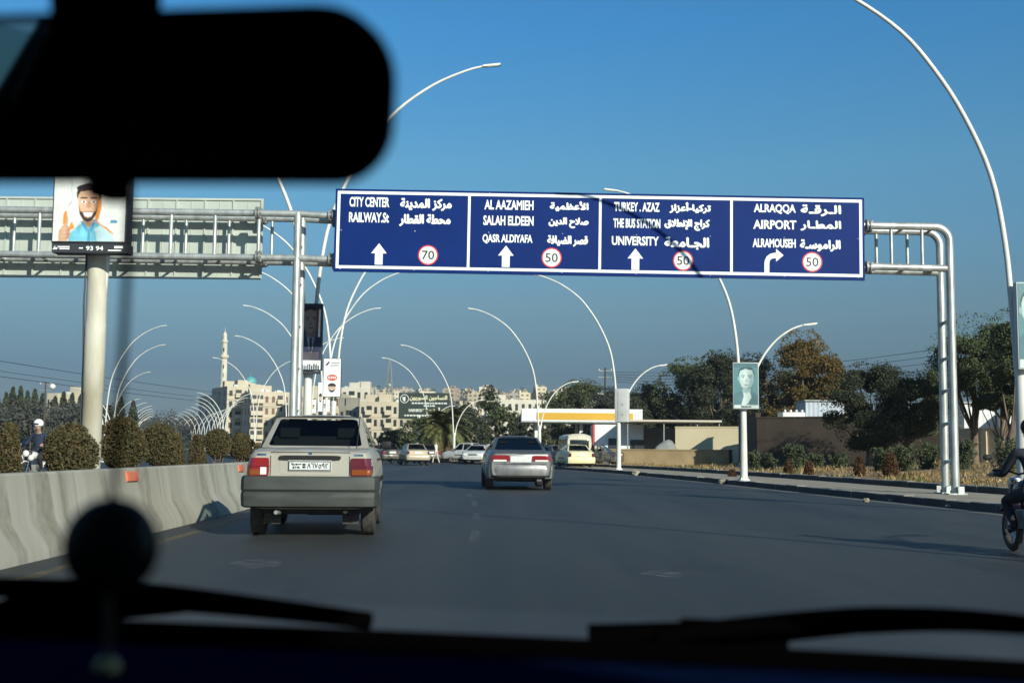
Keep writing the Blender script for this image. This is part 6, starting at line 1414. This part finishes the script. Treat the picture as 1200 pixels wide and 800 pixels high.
shed('metal_shed', 'pale blue grey corrugated shed above the brick wall, right of the truck', 945, 990, 470, 88, M_blueshed)
shed('metal_shed', 'white corrugated shed above the cream block wall, right of the gantry post', 1131, 1167, 471, 80, M_whshed)
shed('metal_shed', 'second white corrugated shed glimpsed right of the leaning pine trunk', 1184, 1215, 484, 78, M_whshed)
shed('metal_shed', 'bluish shed glimpsed between the round tree and the gantry post', 1058, 1100, 474, 82, M_blueshed)
Y = 84; k = 1400 / Y; t = thing('truck', 'white truck cab with roof lamps showing above the brick wall', 'truck', (at(931, Y), Y, gz(at(931, Y), Y))); zc = CAM_H + (531 - 483) / k - gz(at(931, Y), Y)
m = MB(); m.box((0, .8, 1.0 + (zc - 1.0) / 2), (1.62, 1.7, zc - 1.0)); bevel(m.build('cab', M_white, t), .1); m = MB(); m.box((0, -.07, zc - .62), (1.3, .05, .6)); m.build('windscreen', M_glassdark, t); m = MB(); m.box((0, 0, .75), (1.5, .5, .4)); m.box((0, 3.2, .9), (1.6, 3.2, .3)); m.build('chassis', M_plastic, t)
m = MB(); m.box((0, 3.4, 1.9), (1.8, 3.0, 1.6)); m.build('load_bed', M_galvd, t)
for sx in (-.6, -.2, .2, .6): m = MB(); m.ball((sx, .1, zc + .08), .1, 8, 6); m.build('roof_lamp', M_lampclear, t)
for sx in (-.7, .7):
    for y in (.6, 3.6): tread_wheel(t, sx, y, .42, .25, M_rim)
# rubble by the cream wall
rr = random.Random(8)
for i in range(7): rock('broken block in the rubble heap at the foot of the cream wall', at(rr.uniform(800, 850), 88), 88 + rr.uniform(-.6, .6), .35, rr.uniform(.2, .45), 40 + i, M_pave)
for o in bpy.data.objects:
    if o.get('label', '').startswith('broken block'): o['group'] = 'rubble blocks'
m = MB(); vs = []
for j in range(9):
    for i in range(11): u, v = i / 10, j / 8; vs.append((-1.2 + 2.4 * u, -.6 + 1.2 * v, 1.25 * math.sin(math.pi * u) ** .5 * math.sin(math.pi * min(.9, .1 + v)) + .08 * math.sin(9 * u + 4 * v)))
m.add(vs, [(j * 11 + i, j * 11 + i + 1, (j + 1) * 11 + i + 1, (j + 1) * 11 + i) for j in range(8) for i in range(10)]); o = m.build('tarpaulin', mat('grey_tarpaulin', (.20, .21, .20), .6, var=.2, scale=3), smooth=60); o.location = (at(778, 93), 92, 0); o.scale = (1, 1, 1.6); tag(o, 'grey tarpaulin over a heap left of the cream wall', 'tarpaulin')
m = MB(); m.tube([(-2, 0, 0), (2.2, .2, .05)], .28, 10); o = m.build('pipe', mat('old_pipe', (.42, .36, .28), .9), smooth=40); o.location = (at(823, 87), 87, .62); tag(o, 'pale pipe lying along the foot of the cream wall', 'pipe')

# ------------------------------------------------------------------ the car we sit in
CXm = -.20
M_dash = mat('dashboard_plastic', (.002, .006, .024), .6, var=.2, scale=60, bump=.15, spec=.0); M_trim = mat('cabin_black', (.0012, .0012, .0014), .9, spec=.0); M_cloth = mat('headlining', (.05, .048, .045), .95); M_seatc = mat('seat_cloth', (.022, .018, .018), .95)
own = thing('car_interior', 'dark interior of the car the photo is taken from, its dashboard and mirror in front', 'car', (CXm, 0, 0))
own.rotation_euler.y = R(1.7)
W = .76
def xsweep(prof, x0, x1, n=12, bow=.0):
    m = MB(); vs = []; k = len(prof)
    for i in range(n + 1):
        x = lerp(x0, x1, i / n); b = bow * (x / W) ** 2
        for (y, z) in prof: vs.append((x, y - b, z))
    m.add(vs, [(i * k + j, i * k + j + 1, (i + 1) * k + j + 1, (i + 1) * k + j) for i in range(n) for j in range(k - 1)]); return m
xsweep([(.36, .60), (.33, .80), (.34, .90), (.37, .936), (.42, .948), (.56, .951), (.66, .944)], -W, W, 16, .03).build('dashboard', M_dash, own, smooth=60)
xsweep([(.655, .946), (.70, .930), (.80, .918), (.90, .908), (.955, .907), (.975, .909)], -W, W, 16, .05).build('dash_top', M_trim, own, smooth=60)
xsweep([(.965, .903), (.985, .905), (1.10, .86), (1.22, .79), (1.24, .60)], -W, W, 16, .10).build('cowl', M_trim, own, smooth=60)
xsweep([(1.22, .74), (1.5, .72), (1.8, .67), (2.0, .58), (2.05, .35)], -W, W, 12, .16).build('bonnet', mat('own_bonnet', (.10, .11, .12), .4, .3), own, smooth=60)
m = MB(); vs = []
for j in range(9):
    for i in range(13): u = -1 + i / 6; v = j / 8; vs.append((u * W * (1 - .14 * v), lerp(1.0, .34, v) - .09 * u * u, lerp(.925, 1.44, v) + .03 * math.sin(math.pi * v)))
m.add(vs, [(j * 13 + i, j * 13 + i + 1, (j + 1) * 13 + i + 1, (j + 1) * 13 + i) for j in range(8) for i in range(12)]); m.build('windscreen', glass('screen_glass', (.93, .95, .95), .02), own, smooth=60)
m = MB(); vs = []
for j in range(9):
    for i in range(9): u = -1 + i / 4; y = lerp(.36, -1.7, j / 8); vs.append((u * W * .88, y - (.08 * u * u if j == 0 else 0), 1.45 + .04 * (1 - u * u)))
m.add(vs, [(j * 9 + i, j * 9 + i + 1, (j + 1) * 9 + i + 1, (j + 1) * 9 + i) for j in range(8) for i in range(8)]); rf = m.build('roof', M_cloth, own, smooth=60)
m = MB(); m.add([(v.co.x * 1.02, v.co.y, v.co.z + .03) for v in rf.data.vertices], [tuple(p.vertices) for p in rf.data.polygons]); m.build('roof_skin', M_black, own, smooth=60)
for s in (-1, 1):
    m = MB(); m.tube([(s * W, .90, .92), (s * W * .95, .58, 1.2), (s * W * .88, .28, 1.45)], .045, 8); m.build('windscreen_pillar', M_trim, own, smooth=60)
    m = MB(); m.box((s * W, -.4, .66), (.06, 2.7, .56)); m.build('door', M_trim, own)
    m = MB(); m.box((s * W * .955, .05 if s < 0 else -.15, 1.19), (.06, .05, .60), (R(27), R(s * -11), 0)); m.build('door_pillar', M_trim, own)
    # rear quarter: added panels that block sunlight and bound the mirror reflection
    m = MB(); xb, xt = s * W * .985, s * W * .885; yb, yt = (.17, -.05) if s < 0 else (.0, -.3); m.add([(xb, yb, .93), (xb, -1.75, .93), (xt, -1.75, 1.46), (xt, yt, 1.46), (xb + s * .012, yb, .93), (xb + s * .012, -1.75, .93), (xt + s * .012, -1.75, 1.46), (xt + s * .012, yt, 1.46)], [(0, 1, 2, 3), (4, 5, 6, 7), (0, 1, 5, 4), (1, 2, 6, 5), (2, 3, 7, 6), (3, 0, 4, 7)]); m.build('light_block_side', M_seatc, own)
m = MB(); m.box((W * .95, .16, 1.17), (.03, .56, .58), (0, R(-11), 0)); 
m = MB(); m.add([(-W * .985, -.08, .95), (-W * .985, .70, .95), (-W * .93, .52, 1.22), (-W * .89, .26, 1.42), (-W * .89, -.18, 1.42)], [(0, 1, 2, 3, 4)]); m.build('side_window', glass('side_glass', (.55, .62, .56), .04), own)
m = MB(); m.box((0, -1.72, .95), (W * 2, .05, 1.1)); m.build('light_block_rear', M_seatc, own)  # added windowless rear panel, keeps sunlight off mirror and dash
m = MB(); m.box((0, -.3, .3), (W * 2, 3.0, .05)); m.build('floor', M_trim, own)
for s in (-1, 1):
    m = MB(); m.box((s * .38, -.28, .52), (.48, .5, .16)); m.box((s * .38, -.56, .86), (.46, .14, .62), (R(10), 0, 0)); m.box((s * .38, -.62, 1.25), (.26, .1, .18)); bevel(m.build('seat', M_seatc, own), .03)
m = MB(); m.box((0, -1.45, .75), (W * 1.8, .2, .7), (R(12), 0, 0)); bevel(m.build('rear_seat', M_seatc, own), .04)
# steering wheel in front of the driver
m = MB(); prof = [(.17 + .014 * math.cos(a), .014 * math.sin(a)) for a in [i * 2 * math.pi / 8 for i in range(9)]]; m.lathe(prof, 28); m.lathe([(0, .02), (.05, .02), (.055, -.02), (0, -.03)], 14)
for a in (.3, 2.84, 4.71): m.tube([(0, 0, 0), (.17 * math.cos(a), .17 * math.sin(a), 0)], .012, 6)
st_ = m.build('steering_wheel', M_trim, own, smooth=60); st_.location = (-.40, .24, .82); st_.rotation_euler = (R(62), 0, 0)
# wipers lying at the foot of the screen
def wiper(pts, arm, w=.014):
    a = MB(); q = catmull(pts, 5); a.tube(q, [w * lerp(1, .6, abs(i / len(q) - .5) * 2) for i in range(len(q))], 6); o = a.build('wiper_blade', M_trim, own, smooth=60)
    b = MB(); b.tube(arm, [.016, .012, .009], 6); b.box(arm[1], (.09, .03, .02)); b.build('wiper_arm', M_trim, o, smooth=60)
_oi = Euler((0, R(1.7), 0)).to_matrix().inverted()
def C(px, py, Y): return tuple(_oi @ (P(px, py, Y) - Vector((CXm, 0, 0))))
wiper([C(-150, 684, 1.04), C(30, 689, 1.05), C(170, 698, 1.05), C(300, 711, 1.05), C(435, 727, 1.04)], [C(-120, 738, 1.10), C(60, 718, 1.08), C(215, 706, 1.06)], .0115)
wiper([C(770, 746, 1.03), C(870, 735, 1.04), C(1000, 727, 1.05), C(1120, 726, 1.05), C(1240, 735, 1.05)], [C(690, 752, 1.08), C(860, 742, 1.07), C(1010, 730, 1.06)], .012)
# rear view mirror
MY = .555; mc = P(151, 115, MY); kx = MY / 1400
out = []
hw_, hh_ = 332 * kx, 100 * kx
pts = []
for (cx, cy, rad, a0) in ((hw_, hh_, 88 * kx, 0), (-hw_, hh_, 60 * kx, 90), (-hw_, -hh_, 60 * kx, 180), (hw_, -hh_, 66 * kx, 270)):
    ccx, ccy = cx - math.copysign(rad, cx), cy - math.copysign(rad, cy)
    for i in range(9): a = R(a0 + 90 * i / 8); pts.append((ccx + rad * math.cos(a), ccy + rad * math.sin(a)))
pts = [(x, z + (.0025 * (1 - (x / hw_) ** 2)) * (1 if z > 0 else -1.0)) for x, z in pts]
m = MB(); n = len(pts); vs = []
for (sc_, y) in ((.0, .035), (.6, .034), (.9, .022), (1.0, .004), (1.0, -.004), (.985, -.008), (.955, -.008), (.945, -.004)):
    vs += [(x * (sc_ if sc_ < .95 else 1) - (0 if sc_ < .95 else math.copysign((1 - sc_) * hh_ * 1.6, x)), y, z * (sc_ if sc_ < .95 else 1) - (0 if sc_ < .95 else math.copysign((1 - sc_) * hh_ * 1.6, z))) for x, z in pts]
nr = 8
m.add(vs, [(r_ * n + i, r_ * n + (i + 1) % n, (r_ + 1) * n + (i + 1) % n, (r_ + 1) * n + i) for r_ in range(nr - 1) for i in range(n)])
mir = m.build('rear_view_mirror', M_trim, own, smooth=40); mir.location = _oi @ (mc - Vector((CXm, 0, 0))); mir.rotation_euler = (R(3.5), R(.8), R(-12.3))
gpts = [(x - math.copysign(.05 * hh_ * 1.6, x), z - math.copysign(.05 * hh_ * 1.6, z)) for x, z in pts]
m = MB(); m.add([(x, -.0045, z) for x, z in gpts], [tuple(range(n))]); m.build('mirror_glass', mat('mirror_silver', (.42, .42, .42), .03, 1.0), mir)
m = MB(); m.box((-.0065, -.002, -hh_ - .004), (.016, .02, .013)); bevel(m.build('dipping_lever', M_trim, mir), .004)
m = MB(); m.tube([(-.03, .03, .01), (-.045, .05, .035), (-.06, .07, .15)], [.014, .026, .034], 10); m.build('mirror_stem', M_trim, mir, smooth=50)
# hanging ornament
bc = P(130, 640, .545); t = thing('hanging_ornament', 'round black ornament on a cord below the mirror, with a gold bead under it', 'ornament', tuple(bc)); rb_ = 57 / 1400 * .545
m = MB(); m.ball((0, 0, 0), rb_, 24, 16, (1, .45, 1)); m.build('disc', mat('ornament_black', (.008, .007, .006), .45), t, smooth=60)
m = MB(); m.tube([(0, 0, rb_ * .9), (.002, 0, .09), (.003, 0, mc.z - hh_ - .012 - bc.z)], .0019, 6); m.build('cord', M_trim, t)
m = MB(); m.ball((.0005, -.0, -.0545), .0058, 14, 10); m.build('bead', mat('gold_bead', (.42, .30, .12), .35, .6), t, smooth=60); m = MB(); m.tube([(0, 0, -rb_ * .9), (.0005, 0, -.05)], .0018, 6)
for i in range(7): m.tube([(.0005, 0, -.058), (.0005 + .004 * math.cos(i), .004 * math.sin(i), -.072)], .001, 4)
m.build('tassel', mat('tassel_brown', (.10, .06, .03), .8), t)

# ------------------------------------------------------------------ thin winter haze
m = MB(); m.box((0, 900, 40), (2600, 2000, 83)); hz = m.build('haze', bpy.data.materials.new('haze_air')); tag(hz, 'thin grey blue haze filling the air over the road and town', 'haze', kind='stuff')
_m = hz.data.materials[0]; _m.use_nodes = True; _n = _m.node_tree.nodes; _n.clear(); _o = _n.new('ShaderNodeOutputMaterial'); _v = _n.new('ShaderNodeVolumePrincipled'); _v.inputs['Density'].default_value = .0002; _v.inputs['Color'].default_value = (.55, .61, .68, 1); _v.inputs['Anisotropy'].default_value = .0
_m.node_tree.links.new(_v.outputs[0], _o.inputs['Volume'])
